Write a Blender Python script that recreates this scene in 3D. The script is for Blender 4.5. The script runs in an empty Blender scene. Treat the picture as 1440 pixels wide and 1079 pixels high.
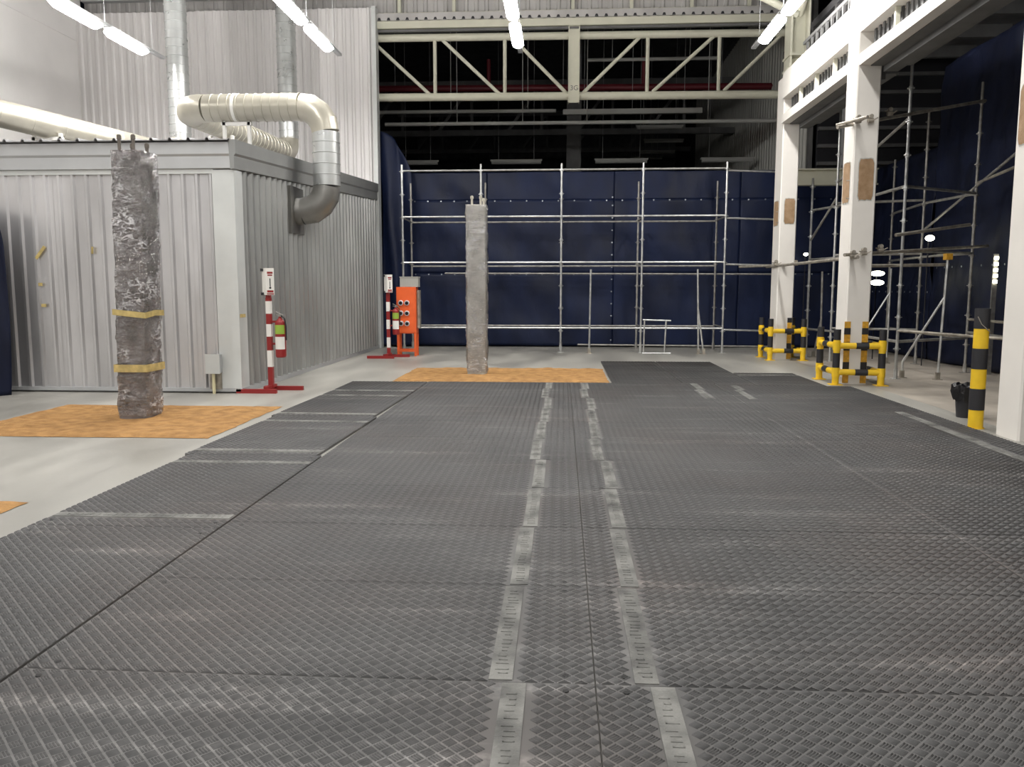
import bpy, math, random
import numpy as np
from mathutils import Vector, Matrix, noise

random.seed(7)
S = bpy.context.scene
COL = S.collection

# ------------------------------------------------------------------ camera
cam_d = bpy.data.cameras.new('camera')
cam = bpy.data.objects.new('camera', cam_d)
COL.objects.link(cam)
cam_d.sensor_fit = 'HORIZONTAL'
cam_d.sensor_width = 36.0
cam_d.lens = 36.0 * 1150.0 / 1440.0
cam.location = (0, 0, 1.5)
cam.rotation_euler = (math.radians(90 - 6.671), 0, math.radians(3.46))
cam_d.clip_end = 200
S.camera = cam

# ------------------------------------------------------------------ exposure, world, lights
S.view_settings.view_transform = 'Standard'
S.view_settings.look = 'None'
S.view_settings.gamma = 1
S.view_settings.use_curve_mapping = False
S.view_settings.exposure = 0.0
S.cycles.use_denoising = True
S.cycles.max_bounces = 6
S.cycles.diffuse_bounces = 4
S.cycles.transparent_max_bounces = 12
S.cycles.sample_clamp_indirect = 6

LAMP_EMIT = 100.0
W = bpy.data.worlds.new('night')
S.world = W
W.use_nodes = True
W.node_tree.nodes['Background'].inputs[0].default_value = (0.25, 0.3, 0.4, 1)
W.node_tree.nodes['Background'].inputs[1].default_value = 0.01

ROWS_X = (-8.13, -4.49, -0.85, 3.7)
def area(name, loc, sx, sy, power, col=(1, 0.975, 0.945), up=False):
    l = bpy.data.lights.new(name, 'AREA')
    l.shape = 'RECTANGLE'; l.size = sx; l.size_y = sy
    l.energy = power; l.color = col
    o = bpy.data.objects.new(name, l); COL.objects.link(o)
    o.location = loc
    if up: o.rotation_euler = (math.pi, 0, 0)
    return o
# the rows of ceiling lamps go on over and behind the camera
for x in ROWS_X:
    for y0, y1 in ((6.2, 11.9), (-1.5, 5.0), (-9, -2.8)):
        area('lamp_row_light', (x, (y0 + y1) / 2, 5.98), 0.16, y1 - y0, 138)
        area('lamp_row_spill', (x, (y0 + y1) / 2, 6.02), 0.12, y1 - y0, 40, up=True)
    area('lamp_row_spill', (x, 14.7, 6.19), 0.12, 2.9, 85, up=True)

# ------------------------------------------------------------------ materials
def mat(name, base=(0.5, 0.5, 0.5), rough=0.5, metal=0.0, var=0.0, vscale=3.0, vcol=None,
        bump=0.0, bscale=40.0, stretch=(1, 1, 1), emit=None, estr=0.0, rvar=0.0, spec=None, coords='Position',
        lo=0.35, hi=0.7, detail=6.0):
    m = bpy.data.materials.new(name); m.use_nodes = True
    nt = m.node_tree; N = nt.nodes; L = nt.links
    b = N['Principled BSDF']
    b.inputs['Base Color'].default_value = (*base, 1)
    b.inputs['Roughness'].default_value = rough
    b.inputs['Metallic'].default_value = metal
    if spec is not None: b.inputs['Specular IOR Level'].default_value = spec
    if emit:
        b.inputs['Emission Color'].default_value = (*emit, 1)
        b.inputs['Emission Strength'].default_value = estr
    if coords == 'Position':
        src = N.new('ShaderNodeNewGeometry').outputs['Position']
    else:
        src = N.new('ShaderNodeTexCoord').outputs['Object']
    mp = N.new('ShaderNodeMapping'); L.new(src, mp.inputs[0]); mp.inputs['Scale'].default_value = stretch
    if var or vcol:
        nz = N.new('ShaderNodeTexNoise'); nz.inputs['Scale'].default_value = vscale
        nz.inputs['Detail'].default_value = detail
        L.new(mp.outputs[0], nz.inputs['Vector'])
        r = N.new('ShaderNodeMapRange'); r.inputs[1].default_value = lo; r.inputs[2].default_value = hi
        L.new(nz.outputs[0], r.inputs[0])
        mx = N.new('ShaderNodeMix'); mx.data_type = 'RGBA'
        L.new(r.outputs[0], mx.inputs[0])
        c2 = vcol if vcol else tuple(min(1, c * (1 + var)) for c in base)
        c1 = base if vcol else tuple(c * (1 - var) for c in base)
        mx.inputs[6].default_value = (*c1, 1); mx.inputs[7].default_value = (*c2, 1)
        L.new(mx.outputs[2], b.inputs['Base Color'])
        if rvar:
            rr = N.new('ShaderNodeMapRange'); rr.inputs[1].default_value = 0.3; rr.inputs[2].default_value = 0.7
            rr.inputs[3].default_value = rough - rvar; rr.inputs[4].default_value = rough + rvar
            L.new(nz.outputs[0], rr.inputs[0]); L.new(rr.outputs[0], b.inputs['Roughness'])
    if bump:
        nb = N.new('ShaderNodeTexNoise'); nb.inputs['Scale'].default_value = bscale; nb.inputs['Detail'].default_value = 5
        L.new(mp.outputs[0], nb.inputs['Vector'])
        bp = N.new('ShaderNodeBump'); bp.inputs['Strength'].default_value = bump; bp.inputs['Distance'].default_value = 0.02
        L.new(nb.outputs[0], bp.inputs['Height']); L.new(bp.outputs[0], b.inputs['Normal'])
    return m

M = {}
M['concrete'] = mat('concrete', (0.335, 0.325, 0.295), 0.42, var=0.22, vscale=0.9, bump=0.06, bscale=30, stretch=(1.6, 0.5, 1), rvar=0.12)
M['paving'] = mat('paving', (0.38, 0.34, 0.29), 0.6, var=0.25, vscale=1.2, bump=0.15, bscale=20)
M['sand'] = mat('sand', (0.25, 0.125, 0.038), 0.95, vcol=(0.43, 0.235, 0.080), vscale=7, bump=0.8, bscale=45, lo=0.3, hi=0.65)
M['white_wall'] = mat('white_wall', (0.86, 0.84, 0.825), 0.7, var=0.03, vscale=1)
M['rear_wall'] = mat('rear_wall', (0.55, 0.55, 0.54), 0.8, var=0.03, vscale=1)
M['hall_roof'] = mat('hall_roof', (0.42, 0.42, 0.41), 0.6, var=0.08, vscale=1)
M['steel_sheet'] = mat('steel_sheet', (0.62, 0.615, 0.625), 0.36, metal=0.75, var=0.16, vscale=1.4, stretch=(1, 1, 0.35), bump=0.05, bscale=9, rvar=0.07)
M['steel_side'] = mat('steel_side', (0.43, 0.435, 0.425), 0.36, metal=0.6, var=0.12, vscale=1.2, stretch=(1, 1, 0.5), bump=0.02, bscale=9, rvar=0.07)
M['sheet_white'] = mat('sheet_white', (0.76, 0.74, 0.735), 0.42, metal=0.2, var=0.08, vscale=1.1, stretch=(2, 1, 0.25), rvar=0.06)
M['sheet_upper'] = mat('sheet_upper', (0.50, 0.485, 0.475), 0.5, metal=0.3, var=0.10, vscale=1.2, stretch=(2, 1, 0.3))
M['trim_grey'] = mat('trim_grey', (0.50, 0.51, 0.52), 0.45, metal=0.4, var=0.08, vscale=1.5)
M['trim_shaded'] = mat('trim_shaded', (0.27, 0.275, 0.27), 0.5, metal=0.35, var=0.08, vscale=1.5)
M['trim_light'] = mat('trim_light', (0.64, 0.66, 0.65), 0.5, metal=0.25, var=0.06, vscale=2)
M['roof_sheet'] = mat('roof_sheet', (0.30, 0.30, 0.31), 0.5, metal=0.4)
M['duct_cream'] = mat('duct_cream', (0.50, 0.475, 0.40), 0.36, metal=0.5, var=0.07, vscale=3, rvar=0.06)
M['duct_zinc'] = mat('duct_zinc', (0.52, 0.535, 0.53), 0.33, metal=0.65, var=0.05, vscale=4, rvar=0.08)
M['duct_dark'] = mat('duct_dark', (0.27, 0.265, 0.25), 0.42, metal=0.7, var=0.1, vscale=4)
M['cream_paint'] = mat('cream_paint', (0.62, 0.61, 0.50), 0.45, var=0.05, vscale=3)
M['white_paint'] = mat('white_paint', (0.80, 0.77, 0.72), 0.55, var=0.03, vscale=2, bump=0.05, bscale=12)
M['grey_paint'] = mat('grey_paint', (0.30, 0.30, 0.30), 0.55, var=0.08)
M['dark_steel'] = mat('dark_steel', (0.13, 0.13, 0.13), 0.6, var=0.15)
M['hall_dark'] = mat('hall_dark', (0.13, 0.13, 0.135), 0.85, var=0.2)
M['brown_board'] = mat('brown_board', (0.30, 0.19, 0.10), 0.85, vcol=(0.42, 0.28, 0.17), vscale=9, bump=0.4, bscale=60)
M['plaster'] = mat('plaster', (0.55, 0.55, 0.52), 0.9, var=0.1, vscale=12, bump=0.5)
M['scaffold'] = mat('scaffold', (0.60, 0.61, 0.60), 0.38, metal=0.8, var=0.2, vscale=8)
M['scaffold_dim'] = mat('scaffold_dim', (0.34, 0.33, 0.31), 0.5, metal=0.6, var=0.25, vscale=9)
M['tube_old'] = mat('tube_old', (0.36, 0.33, 0.28), 0.55, metal=0.5, var=0.3, vscale=9)
M['tarp'] = mat('tarp', (0.0075, 0.014, 0.046), 0.52, var=0.35, vscale=1.2, bump=0.6, bscale=4.0, stretch=(1, 1, 0.5), rvar=0.08, spec=0.3)
M['tarp_side'] = mat('tarp_side', (0.0065, 0.010, 0.030), 0.55, spec=0.25, var=0.30, vscale=1.6, bump=0.5, bscale=3.0, rvar=0.08)
M['eyelet'] = mat('eyelet', (0.35, 0.38, 0.42), 0.4, metal=0.6)
M['yellow'] = mat('yellow', (0.80, 0.52, 0.02), 0.40, var=0.08, vscale=8)
M['black'] = mat('black', (0.02, 0.02, 0.024), 0.45)
M['hazard_orange'] = mat('hazard_orange', (0.62, 0.33, 0.03), 0.5, var=0.2, vscale=30)
M['red'] = mat('red', (0.27, 0.018, 0.018), 0.4)
M['red_dark'] = mat('red_dark', (0.22, 0.012, 0.012), 0.5)
M['white_gloss'] = mat('white_gloss', (0.82, 0.81, 0.77), 0.4)
M['orange'] = mat('orange', (0.80, 0.13, 0.03), 0.42, var=0.06)
M['box_grey'] = mat('box_grey', (0.38, 0.38, 0.35), 0.5)
M['socket_face'] = mat('socket_face', (0.70, 0.72, 0.75), 0.4)
M['green_label'] = mat('green_label', (0.30, 0.46, 0.06), 0.5)
M['wrapped'] = mat('wrapped', (0.11, 0.098, 0.10), 0.7, vcol=(0.30, 0.275, 0.28), vscale=4, bump=0.5, bscale=14, lo=0.3, hi=0.7)
M['wrapped_light'] = mat('wrapped_light', (0.42, 0.415, 0.38), 0.7, vcol=(0.66, 0.655, 0.61), vscale=4, bump=0.5, bscale=12, lo=0.3, hi=0.65)
M['rebar'] = mat('rebar', (0.17, 0.15, 0.13), 0.6, metal=0.4, bump=0.5, bscale=120)
M['rebar_light'] = mat('rebar_light', (0.50, 0.47, 0.40), 0.6, metal=0.2)
M['parcel_tape'] = mat('parcel_tape', (0.55, 0.43, 0.17), 0.3, var=0.2, vscale=15)
M['conduit'] = mat('conduit', (0.72, 0.66, 0.42), 0.45)
M['binbag'] = mat('binbag', (0.012, 0.012, 0.014), 0.28, bump=0.6, bscale=25)
M['lamp_glow'] = mat('lamp_glow', (0.9, 0.9, 0.9), 0.4, emit=(1, 0.975, 0.945), estr=LAMP_EMIT)
M['stand_in_glow'] = mat('stand_in_glow', (0.9, 0.9, 0.9), 0.4, emit=(1, 0.97, 0.75), estr=14)
M['lamp_body'] = mat('lamp_body', (0.55, 0.55, 0.54), 0.5)
M['lamp_off'] = mat('lamp_off', (0.42, 0.42, 0.40), 0.5)
M['hole_dark'] = mat('hole_dark', (0.01, 0.01, 0.01), 0.8)
M['red_pipe'] = mat('red_pipe', (0.14, 0.012, 0.02), 0.5)
M['strip_clean'] = mat('strip_clean', (0.085, 0.083, 0.082), 0.55, var=0.2, vscale=5)
M['strip_dusty'] = mat('strip_dusty', (0.055, 0.055, 0.053), 0.75, vcol=(0.215, 0.215, 0.20), vscale=4.5, bump=0.3, bscale=60, lo=0.3, hi=0.6)

def plastic_film():
    m = bpy.data.materials.new('plastic_film'); m.use_nodes = True
    nt = m.node_tree; N = nt.nodes; L = nt.links
    for n in list(N): N.remove(n)
    out = N.new('ShaderNodeOutputMaterial'); mx = N.new('ShaderNodeMixShader')
    tr = N.new('ShaderNodeBsdfTransparent'); gl = N.new('ShaderNodeBsdfGlossy')
    gl.inputs['Roughness'].default_value = 0.16
    gl.inputs['Color'].default_value = (0.95, 0.93, 0.93, 1)
    g = N.new('ShaderNodeNewGeometry'); mp = N.new('ShaderNodeMapping'); mp.inputs['Scale'].default_value = (1, 1, 2.2)
    mp.inputs['Rotation'].default_value = (0.5, 0.4, 0.2)
    nz = N.new('ShaderNodeTexNoise'); nz.inputs['Scale'].default_value = 11; nz.inputs['Detail'].default_value = 4
    nz.inputs['Distortion'].default_value = 1.4
    L.new(g.outputs['Position'], mp.inputs[0]); L.new(mp.outputs[0], nz.inputs['Vector'])
    bp = N.new('ShaderNodeBump'); bp.inputs['Strength'].default_value = 1.0; bp.inputs['Distance'].default_value = 0.05
    L.new(nz.outputs[0], bp.inputs['Height']); L.new(bp.outputs[0], gl.inputs['Normal'])
    fr = N.new('ShaderNodeFresnel'); fr.inputs[0].default_value = 1.5
    L.new(bp.outputs[0], fr.inputs['Normal'])
    ad = N.new('ShaderNodeMath'); ad.operation = 'ADD'; ad.inputs[1].default_value = 0.10
    L.new(fr.outputs[0], ad.inputs[0])
    L.new(ad.outputs[0], mx.inputs[0]); L.new(tr.outputs[0], mx.inputs[1]); L.new(gl.outputs[0], mx.inputs[2])
    # whitened creases in the stretched film, their highlights painted as pale diffuse streaks
    mp2 = N.new('ShaderNodeMapping'); mp2.inputs['Scale'].default_value = (1.0, 1.0, 2.6); mp2.inputs['Rotation'].default_value = (0.35, -0.45, 0.0)
    L.new(g.outputs['Position'], mp2.inputs[0])
    n2 = N.new('ShaderNodeTexNoise'); n2.inputs['Scale'].default_value = 7.5; n2.inputs['Detail'].default_value = 5; n2.inputs['Distortion'].default_value = 0.6
    L.new(mp2.outputs[0], n2.inputs['Vector'])
    a = N.new('ShaderNodeMath'); a.operation = 'SUBTRACT'; a.inputs[1].default_value = 0.5; L.new(n2.outputs[0], a.inputs[0])
    b_ = N.new('ShaderNodeMath'); b_.operation = 'ABSOLUTE'; L.new(a.outputs[0], b_.inputs[0])
    r = N.new('ShaderNodeMapRange'); r.inputs[1].default_value = 0.0; r.inputs[2].default_value = 0.045; r.inputs[3].default_value = 1; r.inputs[4].default_value = 0
    L.new(b_.outputs[0], r.inputs[0])
    n3 = N.new('ShaderNodeTexNoise'); n3.inputs['Scale'].default_value = 3.0; L.new(g.outputs['Position'], n3.inputs['Vector'])
    r3 = N.new('ShaderNodeMapRange'); r3.inputs[1].default_value = 0.46; r3.inputs[2].default_value = 0.60; L.new(n3.outputs[0], r3.inputs[0])
    k = N.new('ShaderNodeMath'); k.operation = 'MULTIPLY'; L.new(r.outputs[0], k.inputs[0]); L.new(r3.outputs[0], k.inputs[1])
    k2 = N.new('ShaderNodeMath'); k2.operation = 'MULTIPLY'; k2.inputs[1].default_value = 0.85; L.new(k.outputs[0], k2.inputs[0])
    df = N.new('ShaderNodeBsdfDiffuse'); df.inputs[0].default_value = (0.75, 0.74, 0.76, 1)
    m2 = N.new('ShaderNodeMixShader'); L.new(k2.outputs[0], m2.inputs[0]); L.new(mx.outputs[0], m2.inputs[1]); L.new(df.outputs[0], m2.inputs[2])
    L.new(m2.outputs[0], out.inputs[0])
    return m
M['film'] = plastic_film()

def rubber(name, dark, dusty, rough, amount):
    """black rubber with drifting dust, wheel scuffs and rusty patches (marks stay with the floor)."""
    m = bpy.data.materials.new(name); m.use_nodes = True
    nt = m.node_tree; N = nt.nodes; L = nt.links
    b = N['Principled BSDF']
    g = N.new('ShaderNodeNewGeometry')
    def nz(scale, st, rot=0.0, detail=5, lo=0.4, hi=0.7, dist=0.0):
        mp = N.new('ShaderNodeMapping'); mp.inputs['Scale'].default_value = st; mp.inputs['Rotation'].default_value = (0, 0, rot)
        L.new(g.outputs['Position'], mp.inputs[0])
        n = N.new('ShaderNodeTexNoise'); n.inputs['Scale'].default_value = scale; n.inputs['Detail'].default_value = detail
        n.inputs['Distortion'].default_value = dist
        L.new(mp.outputs[0], n.inputs['Vector'])
        r = N.new('ShaderNodeMapRange'); r.inputs[1].default_value = lo; r.inputs[2].default_value = hi
        L.new(n.outputs[0], r.inputs[0])
        return r.outputs[0]
    a = nz(0.8, (1, 1, 1), lo=0.35, hi=0.72)
    s1 = nz(1.6, (0.35, 2.2, 1), rot=math.radians(38), lo=0.56, hi=0.72)
    s2 = nz(1.3, (0.3, 2.6, 1), rot=math.radians(-60), lo=0.60, hi=0.74)
    f = nz(26, (1, 1, 1), lo=0.35, hi=0.75)
    def mul(x, k):
        q = N.new('ShaderNodeMath'); q.operation = 'MULTIPLY'; L.new(x, q.inputs[0])
        if isinstance(k, float): q.inputs[1].default_value = k
        else: L.new(k, q.inputs[1])
        return q.outputs[0]
    def add(x, y):
        q = N.new('ShaderNodeMath'); q.operation = 'ADD'; q.use_clamp = True; L.new(x, q.inputs[0]); L.new(y, q.inputs[1]); return q.outputs[0]
    t = add(mul(a, 0.30), add(mul(mul(s1, f), 1.3), mul(mul(s2, f), 1.1)))
    t = mul(t, amount)
    mx = N.new('ShaderNodeMix'); mx.data_type = 'RGBA'
    mx.inputs[6].default_value = (*dark, 1); mx.inputs[7].default_value = (*dusty, 1)
    L.new(t, mx.inputs[0])
    hue = nz(0.7, (1, 1, 1), lo=0.45, hi=0.62)
    mx2 = N.new('ShaderNodeMix'); mx2.data_type = 'RGBA'; mx2.blend_type = 'MULTIPLY'
    mx2.inputs[7].default_value = (1.0, 0.90, 0.86, 1)
    L.new(hue, mx2.inputs[0]); L.new(mx.outputs[2], mx2.inputs[6])
    L.new(mx2.outputs[2], b.inputs['Base Color'])
    b.inputs['Roughness'].default_value = rough
    return m
M['mat_base'] = rubber('mat_base', (0.060, 0.059, 0.058), (0.27, 0.263, 0.255), 0.6, 1.0)
M['mat_tread'] = rubber('mat_tread', (0.020, 0.020, 0.0205), (0.105, 0.102, 0.10), 0.50, 1.0)

# ------------------------------------------------------------------ mesh helpers
SHARP = 21
class MB:
    def __init__(s): s.v = []; s.f = []
    def add(s, vs, fs):
        k = len(s.v); s.v += [tuple(v) for v in vs]; s.f += [tuple(i + k for i in f) for f in fs]; return s
    def box(s, x0, x1, y0, y1, z0, z1):
        v = [(x0, y0, z0), (x1, y0, z0), (x1, y1, z0), (x0, y1, z0), (x0, y0, z1), (x1, y0, z1), (x1, y1, z1), (x0, y1, z1)]
        return s.add(v, [(3, 2, 1, 0), (4, 5, 6, 7), (0, 1, 5, 4), (1, 2, 6, 5), (2, 3, 7, 6), (3, 0, 4, 7)])
    def bar(s, a, b, w, h):
        """box section along a->b, w sideways, h upright"""
        a = Vector(a); b = Vector(b); d = (b - a).normalized()
        up = Vector((0, 0, 1)) if abs(d.z) < 0.95 else Vector((0, 1, 0))
        r = d.cross(up).normalized() * (w / 2); u = r.normalized().cross(d).normalized() * (h / 2)
        v = [a - r - u, a + r - u, a + r + u, a - r + u, b - r - u, b + r - u, b + r + u, b - r + u]
        return s.add(v, [(0, 1, 2, 3), (7, 6, 5, 4), (0, 4, 5, 1), (1, 5, 6, 2), (2, 6, 7, 3), (3, 7, 4, 0)])
    def tube(s, a, b, r, n=10, r2=None):
        a = Vector(a); b = Vector(b); d = (b - a).normalized()
        up = Vector((0, 0, 1)) if abs(d.z) < 0.95 else Vector((0, 1, 0))
        x = d.cross(up).normalized(); y = x.cross(d)
        r2 = r if r2 is None else r2
        v = []
        for k in range(n):
            t = 2 * math.pi * k / n; o = x * math.cos(t) + y * math.sin(t)
            v.append(a + o * r)
        for k in range(n):
            t = 2 * math.pi * k / n; o = x * math.cos(t) + y * math.sin(t)
            v.append(b + o * r2)
        f = [(k, (k + 1) % n, n + (k + 1) % n, n + k) for k in range(n)]
        return s.add(v, f + [tuple(range(n))[::-1], tuple(range(n, 2 * n))])
    def sweep(s, pts, rad, n=20, cap=True):
        pts = [Vector(p) for p in pts]
        rad = rad if isinstance(rad, (list, tuple)) else [rad] * len(pts)
        m = len(pts); T = []
        for i in range(m):
            a = pts[max(0, i - 1)]; b = pts[min(m - 1, i + 1)]
            T.append((b - a).normalized())
        up = Vector((0, 0, 1)) if abs(T[0].z) < 0.9 else Vector((0, 1, 0))
        x = T[0].cross(up).normalized(); v = []
        for i in range(m):
            x = (x - T[i] * x.dot(T[i])).normalized(); y = T[i].cross(x)
            for k in range(n):
                t = 2 * math.pi * k / n
                v.append(pts[i] + (x * math.cos(t) + y * math.sin(t)) * rad[i])
        f = []
        for i in range(m - 1):
            for k in range(n):
                k2 = (k + 1) % n
                f.append((i * n + k, i * n + k2, (i + 1) * n + k2, (i + 1) * n + k))
        if cap: f += [tuple(range(n))[::-1], tuple(range((m - 1) * n, m * n))]
        return s.add(v, f)
    def quad(s, a, b, c, d): return s.add([a, b, c, d], [(0, 1, 2, 3)])
    def extrude(s, prof, axis_o, ax, ay, az, length):
        """profile (u,v) extruded by length along az"""
        o = Vector(axis_o); ax = Vector(ax); ay = Vector(ay); az = Vector(az); n = len(prof)
        v = [o + ax * p[0] + ay * p[1] for p in prof] + [o + ax * p[0] + ay * p[1] + az * length for p in prof]
        f = [(k, (k + 1) % n, n + (k + 1) % n, n + k) for k in range(n)]
        return s.add(v, f + [tuple(range(n))[::-1], tuple(range(n, 2 * n))])
    def mesh(s, name, m, smooth=False):
        me = bpy.data.meshes.new(name); me.from_pydata(s.v, [], s.f)
        if m: me.materials.append(M[m] if isinstance(m, str) else m)
        if smooth:
            me.polygons.foreach_set('use_smooth', [True] * len(me.polygons))
            try: me.set_sharp_from_angle(angle=math.radians(SHARP))
            except Exception: pass
        me.update(); return me
    def build(s, name, m, parent=None, smooth=False):
        return link(name, s.mesh(name, m, smooth), parent)

def link(name, me, parent=None, loc=None):
    o = bpy.data.objects.new(name, me); COL.objects.link(o)
    if parent is not None:
        o.parent = parent
        if me is not None and loc is None:
            o.matrix_parent_inverse = Matrix.Translation(parent.location).inverted() if not any(parent.rotation_euler) else parent.matrix_basis.inverted()
    if loc is not None: o.location = loc
    return o
def tag(o, label=None, cat=None, group=None, kind=None):
    if label: o['label'] = label
    if cat: o['category'] = cat
    if group: o['group'] = group
    if kind: o['kind'] = kind
    return o
def thing(name, label, cat, loc=(0, 0, 0), group=None):
    o = bpy.data.objects.new(name, None); COL.objects.link(o); o.location = loc
    o.empty_display_size = 0.1
    return tag(o, label, cat, group)
def struct(name, mb, m, parent=None, smooth=False):
    o = mb.build(name, m, parent, smooth)
    if parent is None: o['kind'] = 'structure'
    return o
ORD = ['first', 'second', 'third', 'fourth', 'fifth', 'sixth', 'seventh', 'eighth', 'ninth', 'tenth', 'eleventh', 'twelfth']

def corr(mb, width, z0, z1, pitch, depth, top, flank, place, thick=0.004, z1b=None):
    """trapezoid-ribbed sheet: place(u, d, z) -> point; u along the sheet, d outwards; z1b = top height at the far end"""
    prof = [(0.0, 0.0)]
    u = pitch / 2 - top / 2 - flank
    k = 0
    while True:
        c = pitch * k + pitch / 2
        if c + top / 2 + flank > width + 1e-6: break
        prof += [(c - top / 2 - flank, 0), (c - top / 2, depth), (c + top / 2, depth), (c + top / 2 + flank, 0)]
        k += 1
    prof.append((width, 0.0))
    n = len(prof)
    zt = lambda u: z1 if z1b is None else z1 + (z1b - z1) * u / width
    v = [place(u, d, z0) for u, d in prof] + [place(u, d, zt(u)) for u, d in prof]
    v += [place(u, d - thick, z0) for u, d in prof] + [place(u, d - thick, zt(u)) for u, d in prof]
    f = []
    for i in range(n - 1):
        f.append((i, i + 1, n + i + 1, n + i))
        f.append((2 * n + i + 1, 2 * n + i, 3 * n + i, 3 * n + i + 1))
        f.append((i + 1, i, 2 * n + i, 2 * n + i + 1)); f.append((n + i, n + i + 1, 3 * n + i + 1, 3 * n + i))
    f.append((0, n, 3 * n, 2 * n)); f.append((n - 1, 3 * n - 1, 4 * n - 1, 2 * n - 1)) if False else None
    return mb.add(v, f)

# ================================================================== SETTING
struct('floor', MB().box(-12, 4.75, -10, 20.95, -0.15, 0), 'concrete')
struct('floor', MB().box(4.752, 9.5, -10, 20.95, -0.15, -0.0), 'paving')
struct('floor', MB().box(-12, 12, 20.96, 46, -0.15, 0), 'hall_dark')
struct('ceiling', MB().box(-12.2, 5.2, -10.2, 20.9, 9.6, 9.8), 'hall_roof')
struct('wall_left', MB().box(-12.2, -12.0, -10, 20.6, 0, 9.6), 'white_wall')
struct('trim_1', MB().box(-12.0, -11.985, -10, 20.3, 7.55, 7.58), 'white_wall')
struct('wall_front', MB().box(-12.2, 9.6, -10.2, -10.0, 0, 9.6), 'rear_wall')
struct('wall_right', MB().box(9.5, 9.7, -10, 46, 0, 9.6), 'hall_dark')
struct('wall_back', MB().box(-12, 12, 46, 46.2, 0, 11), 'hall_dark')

# upper sheeted wall on the left of the opening: separate ribbed sheets
w = tag(MB().box(-12.0, -4.56, 20.45, 20.6, 0, 8.2).build('wall_back', 'grey_paint'), kind='structure')
xs = -12.0; i = 0
while xs < -4.62:
    wd = min(1.0, -4.56 - xs)
    corr(MB(), wd, 3.4, 8.2 - 0.004 * (i % 3), 0.2, 0.034, 0.045, 0.03, lambda u, d, z, x0=xs, j=i: (x0 + u, 20.36 - d - 0.006 * (j % 2), z)).build('wall_sheet', 'sheet_white', w)
    xs += 1.0; i += 1
MB().box(-4.60, -4.5, 20.22, 20.5, 0, 8.2).build('end_post', 'trim_light', w)
# darker sheets above
w = tag(MB().box(-12.0, 5.3, 20.80, 20.9, 8.18, 9.6).build('wall_back', 'grey_paint'), kind='structure')
xs = -12.0; i = 0
while xs < 5.2:
    wd = min(1.0, 5.3 - xs)
    corr(MB(), wd, 8.16, 9.6, 0.25, 0.03, 0.06, 0.03, lambda u, d, z, x0=xs, j=i: (x0 + u, 20.78 - d - 0.004 * (j % 2), z)).build('wall_sheet', 'sheet_upper', w)
    xs += 1.0; i += 1
for x in (-4.0, -2.66, -1.3, 0.22, 1.62, 3.05, 4.4):
    MB().box(x - 0.04, x + 0.04, 20.62, 20.72, 8.15, 9.6).build('post', 'cream_paint', w)
MB().box(-4.56, 5.2, 20.60, 20.74, 8.10, 8.15).build('rail', 'cream_paint', w)
MB().box(-11.9, -5, 20.45, 20.62, 8.52, 8.60).build('rail', 'trim_grey', w)

# dark hall beyond the opening
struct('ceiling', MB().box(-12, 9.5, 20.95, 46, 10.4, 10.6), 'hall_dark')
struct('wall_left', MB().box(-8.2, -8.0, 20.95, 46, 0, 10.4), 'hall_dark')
w = tag(MB().box(6.1, 6.2, 21.3, 46, 0, 10.4).build('wall_right', 'dark_steel'), kind='structure')
for k in range(14):
    corr(MB(), 1.2, 4.0, 10.0, 0.3, 0.05, 0.06, 0.03, lambda u, d, z, y0=21.4 + 1.25 * k: (6.08 - d, y0 + u, z)).build('wall_sheet', 'box_grey', w)
w = tag(MB().box(6.25, 9.5, 21.1, 21.2, 0, 7.0).build('wall_back', 'black'), kind='structure')
for k in range(6): MB().box(6.25, 9.5, 21.0, 21.1, 4.5 + 0.42 * k, 4.58 + 0.42 * k).build('purlin', 'dark_steel', w)
# roof of the right-hand aisle
w = tag(MB().box(5.3, 9.5, -2, 20.9, 7.0, 7.15).build('ceiling', 'hall_dark'), kind='structure')
for k in range(14):
    y = 0.5 + 1.5 * k
    MB().box(5.3, 9.4, y, y + 0.12, 6.75, 7.0).build('joist', 'dark_steel', w)

# ------------------------------------------------------------------ sand pits
def sand(name, poly, label, z=0.0, bumpy=0.02, seed=0):
    xs = [p[0] for p in poly]; ys = [p[1] for p in poly]
    x0, x1, y0, y1 = min(xs), max(xs), min(ys), max(ys)
    nx = int((x1 - x0) / 0.05); ny = int((y1 - y0) / 0.05)
    mb = MB(); v = []; idx = {}
    for j in range(ny + 1):
        for i in range(nx + 1):
            x = x0 + (x1 - x0) * i / nx; y = y0 + (y1 - y0) * j / ny
            e = min(i, nx - i, j, ny - j) * 0.05
            if e == 0:
                x += 0.03 * noise.noise((x * 5, y * 5, seed)); y += 0.03 * noise.noise((x * 5, y * 5, seed + 4))
            h = 0.004 + min(1, e / 0.15) * (0.018 + bumpy * noise.noise((x * 1.7, y * 1.7, seed)) + 0.012 * noise.noise((x * 7, y * 7, seed)) + 0.006 * noise.noise((x * 18, y * 18, seed)))
            v.append((x, y, max(0.003, h) + z))
    f = [(j * (nx + 1) + i, j * (nx + 1) + i + 1, (j + 1) * (nx + 1) + i + 1, (j + 1) * (nx + 1) + i) for j in range(ny) for i in range(nx)]
    mb.add(v, f)
    o = mb.build(name, 'sand', None, True)
    return tag(o, label, 'sand', kind='stuff')
sand('sand_bed', [(-6.35, 7.86), (-3.52, 10.08)], 'orange sand filling the square around the left wrapped column', seed=1)
sand('sand_bed', [(-2.72, 12.95), (0.76, 15.2)], 'orange sand filling the square behind the mats, around the right wrapped column', seed=2)
sand('sand_bed', [(-6.5, 4.75), (-3.72, 5.4)], 'small tip of an orange sand patch at the left edge', seed=3)
for (x, y, r, a) in ((-4.45, 10.15, 0.16, 0.3), (-4.2, 10.2, 0.1, -0.2)):
    pass

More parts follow.
